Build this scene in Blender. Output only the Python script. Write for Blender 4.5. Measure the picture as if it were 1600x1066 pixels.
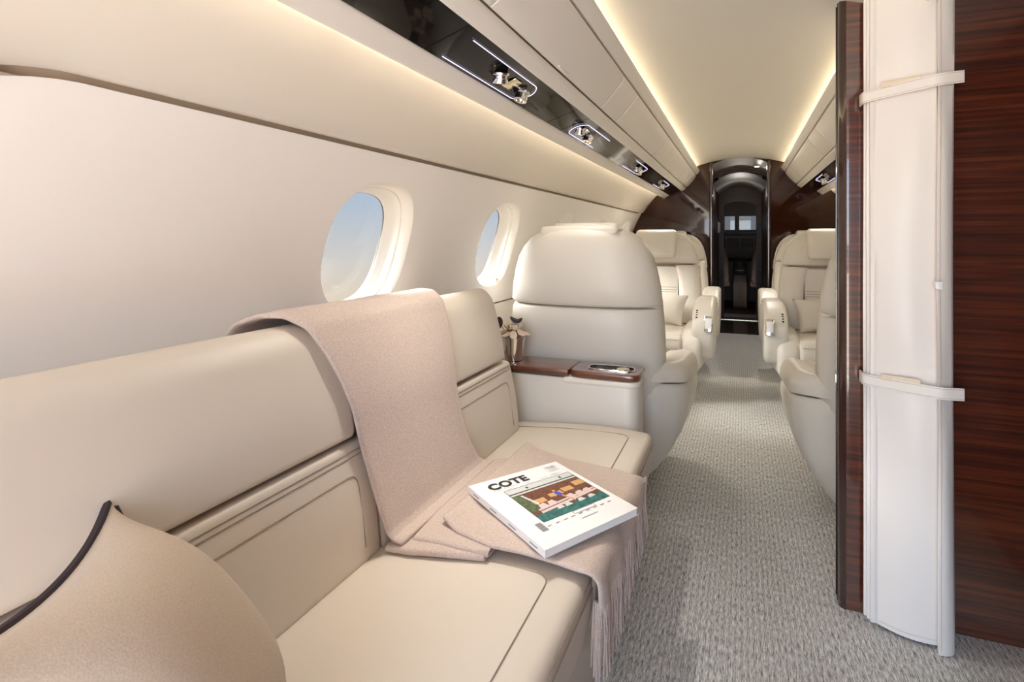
import bpy, bmesh, math, random
from mathutils import Vector, Matrix, noise

for _o in list(bpy.data.objects):
    bpy.data.objects.remove(_o)
SC = bpy.context.scene
COL = SC.collection
R = math.radians
rnd = random.Random(7)

# ------------------------------------------------------------------ camera
cam_d = bpy.data.cameras.new('camera')
cam = bpy.data.objects.new('camera', cam_d)
COL.objects.link(cam)
cam.location = (0.015, 0.0, 1.10)
cam.rotation_euler = (R(90), 0, math.atan(358 / 870))
cam_d.sensor_width = 36.0
cam_d.lens = 36.0 * 870 / 1600
cam_d.shift_y = -(533 - 372) / 1600
cam_d.clip_start = 0.02
SC.camera = cam

# ------------------------------------------------------------------ world, sun, exposure
EXPOSURE = 1.25
COVE_CEIL = 4.5      # ceiling cove lamps
READ = 9.0           # each reading lamp, watts
COVE_SIDE = 3.0      # side wall wash lamps
SKY = 6.0
w = bpy.data.worlds.new('sky')
SC.world = w
w.use_nodes = True
nt = w.node_tree
nt.nodes.clear()
tc = nt.nodes.new('ShaderNodeTexCoord')
sp = nt.nodes.new('ShaderNodeSeparateXYZ')
mr = nt.nodes.new('ShaderNodeMapRange')
mr.inputs['From Min'].default_value = -0.35
mr.inputs['From Max'].default_value = 0.55
cr = nt.nodes.new('ShaderNodeValToRGB')
els = cr.color_ramp.elements
els[0].position = 0.0
els[0].color = (0.80, 0.79, 0.77, 1)
els[1].position = 1.0
els[1].color = (0.28, 0.47, 0.75, 1)
for p, c in ((0.26, (0.84, 0.72, 0.55, 1)), (0.34, (0.73, 0.70, 0.66, 1)), (0.44, (0.52, 0.61, 0.71, 1)), (0.52, (0.42, 0.56, 0.73, 1))):
    e = els.new(p)
    e.color = c
bg = nt.nodes.new('ShaderNodeBackground')
bg.inputs['Strength'].default_value = SKY
ow = nt.nodes.new('ShaderNodeOutputWorld')
nt.links.new(tc.outputs['Generated'], sp.inputs[0])
nt.links.new(sp.outputs['Z'], mr.inputs['Value'])
nt.links.new(mr.outputs[0], cr.inputs[0])
nt.links.new(cr.outputs[0], bg.inputs['Color'])
nt.links.new(bg.outputs[0], ow.inputs['Surface'])
sun_d = bpy.data.lights.new('sun', 'SUN')
sun_d.energy = 70.0
sun_d.angle = R(28)
sun_d.color = (1.0, 0.97, 0.92)
sun = bpy.data.objects.new('sun', sun_d)
COL.objects.link(sun)
sun.rotation_euler = Vector((0.76, 0.30, -0.58)).to_track_quat('-Z', 'Y').to_euler()

# daylight guide over the added, unseen aft doorway (sampling portal for the sky, gives no light of its own)
por_d = bpy.data.lights.new('doorway_portal', 'AREA')
por_d.shape = 'RECTANGLE'
por_d.size, por_d.size_y = 1.15, 1.72
por_d.cycles.is_portal = True
por = bpy.data.objects.new('doorway_portal', por_d)
COL.objects.link(por)
por.location = (-0.125, -1.33, 0.87)
por.rotation_euler = (R(90), 0, 0)

vs = SC.view_settings
vs.view_transform = 'Standard'
vs.look = 'None'
vs.exposure = EXPOSURE
vs.gamma = 1.0
vs.use_curve_mapping = False
SC.cycles.diffuse_bounces = 8
SC.cycles.max_bounces = 14
SC.cycles.sample_clamp_indirect = 6.0
SC.cycles.caustics_reflective = False
SC.cycles.caustics_refractive = False

# ------------------------------------------------------------------ materials
def new_mat(name, col, rough=0.5, metal=0.0, spec=0.5, coat=0.0, coat_rough=0.03):
    m = bpy.data.materials.new(name)
    m.use_nodes = True
    b = m.node_tree.nodes['Principled BSDF']
    b.inputs['Base Color'].default_value = (*col, 1)
    b.inputs['Roughness'].default_value = rough
    b.inputs['Metallic'].default_value = metal
    b.inputs['Specular IOR Level'].default_value = spec
    b.inputs['Coat Weight'].default_value = coat
    b.inputs['Coat Roughness'].default_value = coat_rough
    return m

def N(m, t):
    return m.node_tree.nodes.new(t)

def L(m, a, b):
    m.node_tree.links.new(a, b)

def coords(m, scale=(1, 1, 1), kind='Object'):
    t = N(m, 'ShaderNodeTexCoord')
    mp = N(m, 'ShaderNodeMapping')
    mp.inputs['Scale'].default_value = scale
    L(m, t.outputs[kind], mp.inputs[0])
    return mp.outputs[0]

def add_noise_bump(m, scale, strength, dist=0.002, detail=4, stretch=(1, 1, 1), vary=None):
    b = m.node_tree.nodes['Principled BSDF']
    n = N(m, 'ShaderNodeTexNoise')
    n.inputs['Scale'].default_value = scale
    n.inputs['Detail'].default_value = detail
    L(m, coords(m, stretch), n.inputs['Vector'])
    bp = N(m, 'ShaderNodeBump')
    bp.inputs['Strength'].default_value = strength
    bp.inputs['Distance'].default_value = dist
    L(m, n.outputs['Fac'], bp.inputs['Height'])
    L(m, bp.outputs[0], b.inputs['Normal'])
    if vary:
        c = N(m, 'ShaderNodeValToRGB')
        c.color_ramp.elements[0].position = 0.3
        c.color_ramp.elements[1].position = 0.7
        c.color_ramp.elements[0].color = (*vary[0], 1)
        c.color_ramp.elements[1].color = (*vary[1], 1)
        L(m, n.outputs['Fac'], c.inputs[0])
        L(m, c.outputs[0], b.inputs['Base Color'])
    return m

M = {}
M['leather'] = add_noise_bump(new_mat('cream_leather', (0.74, 0.70, 0.63), 0.42), 420, 0.10, 0.0006)
M['sofa'] = add_noise_bump(new_mat('sofa_leather', (0.65, 0.585, 0.505), 0.48), 380, 0.10, 0.0006)
M['seam'] = new_mat('seam_thread', (0.30, 0.24, 0.18), 0.7)
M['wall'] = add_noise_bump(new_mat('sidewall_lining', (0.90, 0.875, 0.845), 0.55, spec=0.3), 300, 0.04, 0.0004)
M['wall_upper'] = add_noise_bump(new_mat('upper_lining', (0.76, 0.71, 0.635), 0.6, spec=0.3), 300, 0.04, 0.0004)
M['bin'] = add_noise_bump(new_mat('bin_lining', (0.88, 0.84, 0.775), 0.5, spec=0.3), 300, 0.03, 0.0004)
M['ceil'] = new_mat('ceiling_lining', (0.72, 0.685, 0.61), 0.65, spec=0.2)
M['reveal'] = new_mat('window_plastic', (0.84, 0.79, 0.70), 0.4)
M['backing'] = new_mat('gap_backing', (0.60, 0.525, 0.43), 0.8)
M['chrome'] = new_mat('polished_metal', (0.86, 0.84, 0.82), 0.10, 1.0)
M['gold'] = new_mat('pale_brass', (0.85, 0.76, 0.52), 0.2, 1.0)
M['silver'] = new_mat('silver_plate', (0.92, 0.90, 0.88), 0.16, 1.0)
M['whiteplate'] = new_mat('white_plate', (0.82, 0.82, 0.82), 0.25)
M['black'] = new_mat('black_gloss', (0.008, 0.007, 0.006), 0.04, spec=0.15)
M['blackgap'] = new_mat('black_gap', (0.008, 0.007, 0.006), 0.6)
M['curtain'] = add_noise_bump(new_mat('curtain_leather', (0.84, 0.79, 0.755), 0.42, spec=0.4), 500, 0.08, 0.0005)
M['thread'] = new_mat('curtain_thread', (0.62, 0.54, 0.47), 0.8)
M['piping'] = add_noise_bump(new_mat('aubergine_piping', (0.030, 0.018, 0.026), 0.85), 900, 0.4, 0.001)
M['paper'] = new_mat('white_paper', (0.88, 0.88, 0.89), 0.35)
M['pages'] = add_noise_bump(new_mat('page_edges', (0.80, 0.79, 0.78), 0.8), 900, 0.3, 0.001, stretch=(0.02, 0.02, 6))
M['ink'] = new_mat('black_ink', (0.015, 0.015, 0.02), 0.5)
M['inkgrey'] = new_mat('grey_ink', (0.25, 0.25, 0.27), 0.5)
M['p_brown'] = add_noise_bump(new_mat('print_brown', (0.13, 0.035, 0.015), 0.4), 60, 0.0, stretch=(8, 1, 1), vary=((0.05, 0.012, 0.006), (0.24, 0.075, 0.03)))
M['p_amber'] = new_mat('print_amber', (0.62, 0.36, 0.15), 0.4)
M['p_pink'] = new_mat('print_pale_pink', (0.70, 0.55, 0.52), 0.4)
M['p_teal'] = add_noise_bump(new_mat('print_teal', (0.01, 0.13, 0.13), 0.4), 90, 0.0, vary=((0.004, 0.05, 0.05), (0.02, 0.22, 0.20)))
M['p_green'] = add_noise_bump(new_mat('print_green', (0.03, 0.06, 0.02), 0.4), 200, 0.0, vary=((0.008, 0.02, 0.01), (0.15, 0.22, 0.08)))
M['p_grey'] = new_mat('print_pale_grey', (0.62, 0.66, 0.66), 0.4)
M['p_blue'] = new_mat('print_blue', (0.03, 0.07, 0.55), 0.4)
M['p_skin'] = new_mat('print_skin', (0.65, 0.33, 0.22), 0.4)
M['p_dark'] = new_mat('print_dark', (0.02, 0.02, 0.022), 0.4)
M['petal'] = new_mat('cream_petal', (0.78, 0.66, 0.52), 0.7)
M['petal2'] = new_mat('blush_petal', (0.66, 0.50, 0.42), 0.7)
M['leafdark'] = new_mat('dark_petal', (0.055, 0.035, 0.035), 0.7)
M['darkseat'] = new_mat('dark_seat', (0.035, 0.020, 0.016), 0.5)
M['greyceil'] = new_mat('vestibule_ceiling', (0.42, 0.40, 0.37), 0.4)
M['darkfloor'] = new_mat('dark_stone', (0.045, 0.030, 0.024), 0.12)
M['throw'] = add_noise_bump(new_mat('wool_throw', (0.50, 0.38, 0.31), 0.95, spec=0.1), 260, 0.45, 0.0015, detail=8, vary=((0.47, 0.38, 0.325), (0.62, 0.515, 0.455)))
M['throw'].node_tree.nodes['Principled BSDF'].inputs['Sheen Weight'].default_value = 0.15
M['wool'] = add_noise_bump(new_mat('wool_cushion', (0.56, 0.45, 0.35), 0.95, spec=0.1), 420, 0.4, 0.001, detail=8, vary=((0.47, 0.385, 0.30), (0.55, 0.46, 0.37)))
M['wool'].node_tree.nodes['Principled BSDF'].inputs['Sheen Weight'].default_value = 0.15

def wood(name, c0, c1, c2, vec_scale, coat=1.0, spec=0.5, ior=1.5):
    m = new_mat(name, c1, 0.28, coat=coat, coat_rough=0.03, spec=spec)
    b = m.node_tree.nodes['Principled BSDF']
    b.inputs['Coat IOR'].default_value = ior
    n1 = N(m, 'ShaderNodeTexNoise')
    n1.inputs['Scale'].default_value = 1.0
    n1.inputs['Detail'].default_value = 6
    n1.inputs['Roughness'].default_value = 0.62
    n1.inputs['Distortion'].default_value = 0.25
    L(m, coords(m, vec_scale), n1.inputs['Vector'])
    c = N(m, 'ShaderNodeValToRGB')
    el = c.color_ramp.elements
    el[0].position = 0.30
    el[0].color = (*c0, 1)
    el[1].position = 0.72
    el[1].color = (*c2, 1)
    k = el.new(0.5)
    k.color = (*c1, 1)
    L(m, n1.outputs['Fac'], c.inputs[0])
    L(m, c.outputs[0], b.inputs['Base Color'])
    return m

M['wood'] = wood('striped_mahogany', (0.015, 0.003, 0.0015), (0.075, 0.013, 0.005), (0.17, 0.036, 0.011), (2.2, 2.2, 95), ior=2.05)
M['woodtop'] = wood('console_veneer', (0.075, 0.022, 0.010), (0.14, 0.042, 0.018), (0.20, 0.065, 0.030), (3, 60, 60))
M['bulk'] = wood('dark_lacquered_wood', (0.028, 0.008, 0.004), (0.034, 0.010, 0.005), (0.041, 0.012, 0.006), (3, 3, 40), ior=1.45, spec=0.0)
M['satin'] = wood('dark_satin_wood', (0.030, 0.010, 0.006), (0.046, 0.016, 0.010), (0.066, 0.023, 0.014), (3, 3, 40), coat=0.0, spec=0.25)
M['satin'].node_tree.nodes['Principled BSDF'].inputs['Roughness'].default_value = 0.35
M['post'] = new_mat('dark_lacquer_edge', (0.035, 0.012, 0.008), 0.2, coat=1.0)

# carpet: grey and ivory loop pile ribbed along the aisle
def carpet():
    m = new_mat('ribbed_carpet', (0.35, 0.33, 0.30), 0.95, spec=0.05)
    b = m.node_tree.nodes['Principled BSDF']
    n1 = N(m, 'ShaderNodeTexNoise')
    n1.inputs['Scale'].default_value = 1.0
    n1.inputs['Detail'].default_value = 5
    n1.inputs['Roughness'].default_value = 0.7
    L(m, coords(m, (340, 36, 1)), n1.inputs['Vector'])
    n2 = N(m, 'ShaderNodeTexNoise')
    n2.inputs['Scale'].default_value = 1.0
    n2.inputs['Detail'].default_value = 3
    L(m, coords(m, (640, 480, 1)), n2.inputs['Vector'])
    n3 = N(m, 'ShaderNodeTexWave')
    n3.wave_type = 'BANDS'
    n3.bands_direction = 'X'
    n3.inputs['Scale'].default_value = 20
    n3.inputs['Distortion'].default_value = 1.5
    n3.inputs['Detail'].default_value = 2
    L(m, coords(m, (1, 0.15, 1)), n3.inputs['Vector'])
    a1 = N(m, 'ShaderNodeMath'); a1.operation = 'MULTIPLY_ADD'
    a1.inputs[1].default_value = 0.62
    L(m, n1.outputs['Fac'], a1.inputs[0])
    a2 = N(m, 'ShaderNodeMath'); a2.operation = 'MULTIPLY'
    a2.inputs[1].default_value = 0.30
    L(m, n2.outputs['Fac'], a2.inputs[0])
    L(m, a2.outputs[0], a1.inputs[2])
    a3 = N(m, 'ShaderNodeMath'); a3.operation = 'MULTIPLY_ADD'
    a3.inputs[1].default_value = 0.04
    L(m, n3.outputs['Fac'], a3.inputs[0])
    L(m, a1.outputs[0], a3.inputs[2])
    c = N(m, 'ShaderNodeValToRGB')
    el = c.color_ramp.elements
    el[0].position = 0.39
    el[0].color = (0.17, 0.168, 0.165, 1)
    el[1].position = 0.60
    el[1].color = (0.95, 0.95, 0.93, 1)
    k = el.new(0.49)
    k.color = (0.60, 0.595, 0.575, 1)
    L(m, a3.outputs[0], c.inputs[0])
    L(m, c.outputs[0], b.inputs['Base Color'])
    bp = N(m, 'ShaderNodeBump')
    bp.inputs['Strength'].default_value = 0.5
    bp.inputs['Distance'].default_value = 0.003
    L(m, a3.outputs[0], bp.inputs['Height'])
    L(m, bp.outputs[0], b.inputs['Normal'])
    return m
M['carpet'] = carpet()

def emit(name, col, s):
    m = bpy.data.materials.new(name)
    m.use_nodes = True
    m.node_tree.nodes.clear()
    e = N(m, 'ShaderNodeEmission')
    e.inputs['Color'].default_value = (*col, 1)
    e.inputs['Strength'].default_value = s
    o = N(m, 'ShaderNodeOutputMaterial')
    L(m, e.outputs[0], o.inputs['Surface'])
    return m
WARM = (1.0, 0.86, 0.64)
M['led_ceil'] = emit('ceiling_cove_lamp', WARM, COVE_CEIL)
M['led_side'] = emit('side_cove_lamp', WARM, COVE_SIDE)
M['led_violet'] = emit('violet_outline_lamp', (0.78, 0.69, 1.0), 0.95)
M['led_spot'] = emit('spot_lamp', (1.0, 0.93, 0.82), 14)

def pane_mat():
    m = bpy.data.materials.new('window_glass')
    m.use_nodes = True
    m.node_tree.nodes.clear()
    t = N(m, 'ShaderNodeBsdfTransparent')
    t.inputs['Color'].default_value = (0.064, 0.064, 0.064, 1)    # tint added to hold the bright sky down
    g = N(m, 'ShaderNodeBsdfGlossy')
    g.inputs['Roughness'].default_value = 0.02
    mx = N(m, 'ShaderNodeMixShader')
    o = N(m, 'ShaderNodeOutputMaterial')
    mx.inputs[0].default_value = 0.04
    L(m, t.outputs[0], mx.inputs[1])
    L(m, g.outputs[0], mx.inputs[2])
    L(m, mx.outputs[0], o.inputs['Surface'])
    return m
M['pane'] = pane_mat()
M['pane_windscreen'] = M['pane'].copy()
M['pane_windscreen'].name = 'windscreen_glass'
[n for n in M['pane_windscreen'].node_tree.nodes if n.type == 'BSDF_TRANSPARENT'][0].inputs['Color'].default_value = (0.14, 0.14, 0.14, 1)  # weaker added tint, dims the sky in the windscreen less

# ------------------------------------------------------------------ mesh helpers
class MB:
    def __init__(self):
        self.bm = bmesh.new()

    def grid(self, P, close_u=False, close_v=False, flip=False):
        V = [[self.bm.verts.new(p) for p in row] for row in P]
        nu, nv = len(V), len(V[0])
        for i in range(nu if close_u else nu - 1):
            for j in range(nv if close_v else nv - 1):
                a, b = V[i][j], V[(i + 1) % nu][j]
                c, d = V[(i + 1) % nu][(j + 1) % nv], V[i][(j + 1) % nv]
                try:
                    self.bm.faces.new((d, c, b, a) if flip else (a, b, c, d))
                except ValueError:
                    pass
        return V

    def loft(self, rings, cap=True):
        V = self.grid(rings, close_v=True)
        if cap:
            self.bm.faces.new(list(reversed(V[0])))
            self.bm.faces.new(V[-1])
        return V

    def box(self, c, s, r=0.0, seg=3, rot=None):
        t = bmesh.new()
        bmesh.ops.create_cube(t, size=1.0)
        bmesh.ops.scale(t, vec=s, verts=t.verts)
        if r > 0:
            bmesh.ops.bevel(t, geom=t.edges[:], offset=min(r, min(s) * 0.499), segments=seg, profile=0.5, affect='EDGES')
        mt = Matrix.Translation(c)
        if rot is not None:
            mt = mt @ rot
        bmesh.ops.transform(t, matrix=mt, verts=t.verts)
        self.join(t)

    def join(self, t):
        me = bpy.data.meshes.new('tmp')
        t.to_mesh(me)
        t.free()
        self.bm.from_mesh(me)
        bpy.data.meshes.remove(me)

    def poly(self, pts):
        self.bm.faces.new([self.bm.verts.new(p) for p in pts])

    def tube(self, path, r, n=6, closed=False, cap=True):
        path = [Vector(p) for p in path]
        rings = []
        m = len(path)
        up = None
        for i, p in enumerate(path):
            if closed:
                t = path[(i + 1) % m] - path[i - 1]
            else:
                t = path[min(i + 1, m - 1)] - path[max(i - 1, 0)]
            t.normalize()
            if up is None:
                up = Vector((0, 0, 1)) if abs(t.z) < 0.9 else Vector((1, 0, 0))
            a = up - t * up.dot(t)
            a.normalize()
            up = a
            b = t.cross(a)
            rr = r[i] if isinstance(r, (list, tuple)) else r
            rings.append([p + (a * math.cos(2 * math.pi * k / n) + b * math.sin(2 * math.pi * k / n)) * rr for k in range(n)])
        if closed:
            self.grid(rings, close_u=True, close_v=True)
        else:
            self.loft(rings, cap)

    def lathe(self, prof, c=(0, 0, 0), n=32, axis='Z', cap=True, rot=None):
        rings = []
        for r, h in prof:
            ring = []
            for k in range(n):
                a = 2 * math.pi * k / n
                p = Vector((r * math.cos(a), r * math.sin(a), h))
                if rot is not None:
                    p = rot @ p
                ring.append(p + Vector(c))
            rings.append(ring)
        self.loft(rings, cap)

    def soft(self, poly, axis, a0, a1, r, seg=4):
        """extrude the 2-D outline along an axis with rounded ends"""
        cx = sum(p[0] for p in poly) / len(poly)
        cy = sum(p[1] for p in poly) / len(poly)
        hx = max(abs(p[0] - cx) for p in poly)
        hy = max(abs(p[1] - cy) for p in poly)
        def ring(a, inset):
            kx, ky = max(0.02, 1 - inset / hx), max(0.02, 1 - inset / hy)
            out = []
            for p in poly:
                q = (cx + (p[0] - cx) * kx, cy + (p[1] - cy) * ky)
                out.append({'X': (a, q[0], q[1]), 'Y': (q[0], a, q[1]), 'Z': (q[0], q[1], a)}[axis])
            return out
        rings = []
        for k in range(seg + 1):
            t = math.pi / 2 * k / seg
            rings.append(ring(a0 + r * (1 - math.sin(t)), r * (1 - math.cos(t)) if False else r * (1 - math.cos(math.pi / 2 - t))) if False else ring(a0 + r * (1 - math.cos(t)), r * (1 - math.sin(t))))
        for k in range(seg, -1, -1):
            t = math.pi / 2 * k / seg
            rings.append(ring(a1 - r * (1 - math.cos(t)), r * (1 - math.sin(t))))
        self.loft(rings)

    def build(self, name, mat, parent=None, smooth=True, angle=38, world=True, kind=None, label=None):
        bm = self.bm
        bmesh.ops.remove_doubles(bm, verts=bm.verts, dist=1e-6)
        bmesh.ops.recalc_face_normals(bm, faces=bm.faces)
        if parent is not None and world:
            bmesh.ops.translate(bm, vec=-world_loc(parent), verts=bm.verts)
        me = bpy.data.meshes.new(name)
        bm.to_mesh(me)
        bm.free()
        me.materials.append(M[mat] if isinstance(mat, str) else mat)
        if smooth:
            me.polygons.foreach_set('use_smooth', [True] * len(me.polygons))
            me.set_sharp_from_angle(angle=R(angle))
        o = bpy.data.objects.new(name, me)
        COL.objects.link(o)
        if parent is not None:
            o.parent = parent
        if kind:
            o['kind'] = kind
        if label:
            o['label'] = label
        return o

def world_loc(o):
    v = Vector((0, 0, 0))
    while o is not None:
        v += Vector(o.location)
        o = o.parent
    return v

def thing(name, label, cat, loc=(0, 0, 0), rz=0.0, group=None):
    o = bpy.data.objects.new(name, None)
    o.empty_display_size = 0.1
    COL.objects.link(o)
    o.location = loc
    o.rotation_euler = (0, 0, rz)
    tag(o, label, cat, group)
    return o

def tag(o, label, cat, group=None):
    o['label'] = label
    o['category'] = cat
    if group:
        o['group'] = group
    return o

def struct(o, label=None):
    o['kind'] = 'structure'
    if label:
        o['label'] = label
    return o

def sempty(name, label=None, loc=(0, 0, 0)):
    o = bpy.data.objects.new(name, None)
    COL.objects.link(o)
    o.location = loc
    return struct(o, label)

def copy_tree(o, parent=None, loc=None, rz=None, label=None, group=None):
    c = o.copy()
    COL.objects.link(c)
    c.parent = parent
    if loc is not None:
        c.location = loc
    if rz is not None:
        c.rotation_euler = (0, 0, rz)
    if label:
        c['label'] = label
    if group:
        c['group'] = group
    for ch in [x for x in bpy.data.objects if x.parent is o]:
        copy_tree(ch, c)
    return c

def rpoly(pts, r, seg=4):
    """round the corners of a polygon; r is one radius or one for each corner"""
    out = []
    n = len(pts)
    for i in range(n):
        p = Vector(pts[i][:2]); a = Vector(pts[i - 1][:2]); b = Vector(pts[(i + 1) % n][:2])
        rr = r[i] if isinstance(r, (list, tuple)) else r
        da, db = a - p, b - p
        la, lb = da.length, db.length
        d = min(rr, la * 0.48, lb * 0.48)
        if d < 1e-5:
            out.append((p.x, p.y))
            continue
        s, e = p + da / la * d, p + db / lb * d
        for k in range(seg + 1):
            t = k / seg
            q = s * (1 - t) ** 2 + p * 2 * t * (1 - t) + e * t * t
            out.append((q.x, q.y))
    return out

def sell(n, a, b, ex, c=(0, 0)):
    out = []
    for k in range(n):
        t = 2 * math.pi * k / n
        ct, st = math.cos(t), math.sin(t)
        out.append((c[0] + a * math.copysign(abs(ct) ** (2 / ex), ct), c[1] + b * math.copysign(abs(st) ** (2 / ex), st)))
    return out

def lerp(a, b, t):
    return a + (b - a) * t

def interp(tab, x):
    if x <= tab[0][0]:
        return tab[0][1]
    for (x0, y0), (x1, y1) in zip(tab, tab[1:]):
        if x <= x1:
            t = (x - x0) / (x1 - x0)
            return lerp(y0, y1, t)
    return tab[-1][1]

# ------------------------------------------------------------------ cabin shell
Y_AFT, Y_BULK = -1.3, 5.55
RC, ZC0 = 1.045, 0.79
def wallx(z):
    if z < ZC0:
        return RC
    return math.sqrt(max(0.0, RC * RC - (z - ZC0) ** 2))
A_ = (-0.905, 1.331); B_ = (-0.685, 1.487); C_ = (-0.640, 1.511); D_ = (-0.515, 1.552)
E_ = (-0.475, 1.5775); F_ = (-0.375, 1.697); G_ = (-0.350, 1.737)

# floor
b = MB()
b.box((0, (Y_AFT + 6.86) / 2, -0.02), (2.14, 6.86 - Y_AFT, 0.04))
struct(b.build('floor', 'carpet', smooth=False), 'grey and ivory ribbed carpet along the aisle')

# windows
WIN_Y = [1.375, 2.31, 3.245, 4.18, 5.115]
WH, WV, WZ, WEX, WN = 0.200, 0.190, 1.069, 2.5, 64
def win_ring(yc, sc, depth, side, n=WN):
    out = []
    for (dy, dz) in sell(n, WH * sc, WV * sc, WEX):
        z = WZ + dz
        out.append((side * (wallx(WZ + dz / sc) + depth), yc + dy, z))
    return out

def lower_wall(side, y0, y1, wins, name, z0=0.0, zt=A_[1], corner=None):
    """side lining below the groove with a hole for each window"""
    b = MB()
    def S(y, z, out=0.0):
        zz = z
        if corner is not None and y < corner:
            zz = z0 + (z - z0) * (1 - ((corner - y) ** 2 * 1.3) / (zt - z0))
        return (side * (wallx(zz) + out), y, zz)
    edges = [y0] + [(wins[i] + wins[i + 1]) / 2 for i in range(len(wins) - 1)] + [y1]
    zb = 0.80
    nz = 14
    if wins:
        zs = [lerp(zb, zt, k / nz) for k in range(nz + 1)]
        for i, yc in enumerate(wins):
            ya, yb = edges[i], edges[i + 1]
            if i == 0:
                ya = max(ya, yc - 0.42)
            rows = []
            hole = sell(WN, WH, WV, WEX)
            # outer rectangle points by the same angle
            outer = []
            for k in range(WN):
                t = 2 * math.pi * k / WN
                ct, st = math.cos(t), math.sin(t)
                hx = (yb - yc) if ct > 0 else (yc - ya)
                hz = (zt - WZ) if st > 0 else (WZ - zb)
                m = max(abs(ct), abs(st))
                outer.append((ct / m * hx, st / m * hz))
            # make sure the corners belong to the outline
            for r in range(7):
                u = r / 6
                rows.append([S(yc + lerp(hole[k][0], outer[k][0], u), WZ + lerp(hole[k][1], outer[k][1], u)) for k in range(WN)])
            b.grid(rows, close_v=True)
        yl = max(edges[0], wins[0] - 0.42)
        if yl > y0 + 1e-4:
            ny = max(2, int((yl - y0) / 0.03))
            b.grid([[S(lerp(y0, yl, j / ny), z) for z in zs] for j in range(ny + 1)])
            b.grid([[S(yy, z, 0.003) for z in zs] for yy in (yl - 0.03, yl + 0.03)])
    else:
        zs = [lerp(zb, zt, k / nz) for k in range(nz + 1)]
        b.grid([[S(lerp(y0, y1, j / 20), z) for z in zs] for j in range(21)])
    # lower part down to the floor and the rolled top edge
    b.grid([[S(lerp(y0, y1, j / 8), lerp(z0, zb - 0.006, k / 12), 0.0) for k in range(13)] for j in range(9)])
    b.grid([[S(lerp(y0, y1, j / 120), zt, o) for o in (0.0, 0.004, 0.03)] for j in range(121)])
    o = b.build(name, 'wall', angle=50)
    return o

def strip_surface(b, side, prof, y0, y1, ny=2):
    b.grid([[(side * abs(x), lerp(y0, y1, j / ny), z) for (x, z) in prof] for j in range(ny + 1)])

def upper_prof(zs0=A_[1] + 0.013, z1=1.62, n=12, out=-0.010):
    pr = [(wallx(zs0) + 0.03, zs0 + 0.004), (wallx(zs0) + 0.004, zs0 - 0.002), (wallx(zs0) - 0.008, zs0 + 0.002)]
    for k in range(n + 1):
        z = lerp(zs0 + 0.008, z1, k / n)
        pr.append((wallx(z) + out, z))
    return pr

for side, nm in ((-1, 'left'), (1, 'right')):
    if side < 0:
        root = sempty('wall_left', 'cream curved cabin side wall with oval windows')
        o = lower_wall(-1, 0.40, Y_BULK, WIN_Y, 'lower_lining_panel', corner=0.53)
        o.parent = root
        o = lower_wall(-1, Y_AFT, 0.385, [], 'lower_lining_panel')
        o.parent = root
        b = MB()
        up = upper_prof()
        ysu = [Y_AFT, 0.30] + [lerp(0.32, 0.53, k / 14) for k in range(15)] + [Y_BULK]
        def drop(y, q):
            return (1.3 * (0.53 - max(y, 0.36)) ** 2 if y < 0.53 else 0.0) * max(0.0, 1 - q / 6)
        b.grid([[(-x, y, z - drop(y, q)) for q, (x, z) in enumerate(up)] for y in ysu])
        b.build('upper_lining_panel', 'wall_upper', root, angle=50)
    else:
        root = sempty('wall_right', 'cream curved cabin side wall beyond the wood divider')
        o = lower_wall(1, 1.99, Y_BULK, WIN_Y[1:], 'lower_lining_panel')
        o.parent = root
        b = MB(); strip_surface(b, 1, upper_prof(), 1.99, Y_BULK)
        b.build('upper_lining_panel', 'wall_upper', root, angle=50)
    b = MB()   # tan strips added behind the lining joints to keep daylight out
    pr = [(wallx(z) + 0.035, z) for z in (0.0, 0.3, 0.6, 0.79, 0.82)] + [(wallx(0.83) - 0.0002, 0.83)]
    strip_surface(b, side, pr, Y_AFT if side < 0 else 1.99, Y_BULK)
    pr = [(wallx(1.29) + 0.0005, 1.29)] + [(wallx(z) + 0.031, z) for z in (1.30, 1.36, 1.42)] + [(wallx(1.43) - 0.0095, 1.43)]
    strip_surface(b, side, pr, Y_AFT if side < 0 else 1.99, Y_BULK)
    if side < 0:      # behind the upright joint between the two lower panels
        b.grid([[(-(wallx(z) + 0.012), y, z) for z in [lerp(0.70, 1.325, k / 12) for k in range(13)]] for y in (0.33, 0.45)])
    b.build('joint_backing', 'backing', root)

wi = 0
for side, ys in ((-1, WIN_Y), (1, WIN_Y[1:])):
    for y in ys:
        wi += 1
        root = sempty('window_%d' % wi, 'oval cabin window with deep cream reveal', (side * wallx(WZ), y, WZ))
        b = MB()
        b.grid([win_ring(y, s, d, side) for s, d in ((1.0, 0.0), (0.985, 0.004), (0.965, 0.012), (0.95, 0.026), (0.945, 0.034))], close_v=True)
        b.build('flared_lip', 'reveal', root, angle=60)
        b = MB()
        b.grid([win_ring(y, s, d, side) for s, d in ((0.945, 0.034), (0.955, 0.036), (0.955, 0.040), (0.935, 0.042), (0.93, 0.050), (0.92, 0.070), (0.905, 0.073), (0.90, 0.086), (0.885, 0.089), (0.88, 0.106), (0.95, 0.110))], close_v=True)
        b.build('reveal', 'reveal', root, angle=50)
        b = MB()
        b.poly(win_ring(y, 0.895, 0.100, side))
        b.build('pane', 'pane', root, smooth=False)
        b = MB()
        b.box((side * (wallx(WZ) + 0.048), y + 0.09, WZ - WV * 0.86), (0.012, 0.03, 0.012), 0.003, 2)
        b.build('shade_tab', 'reveal', root)

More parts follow.
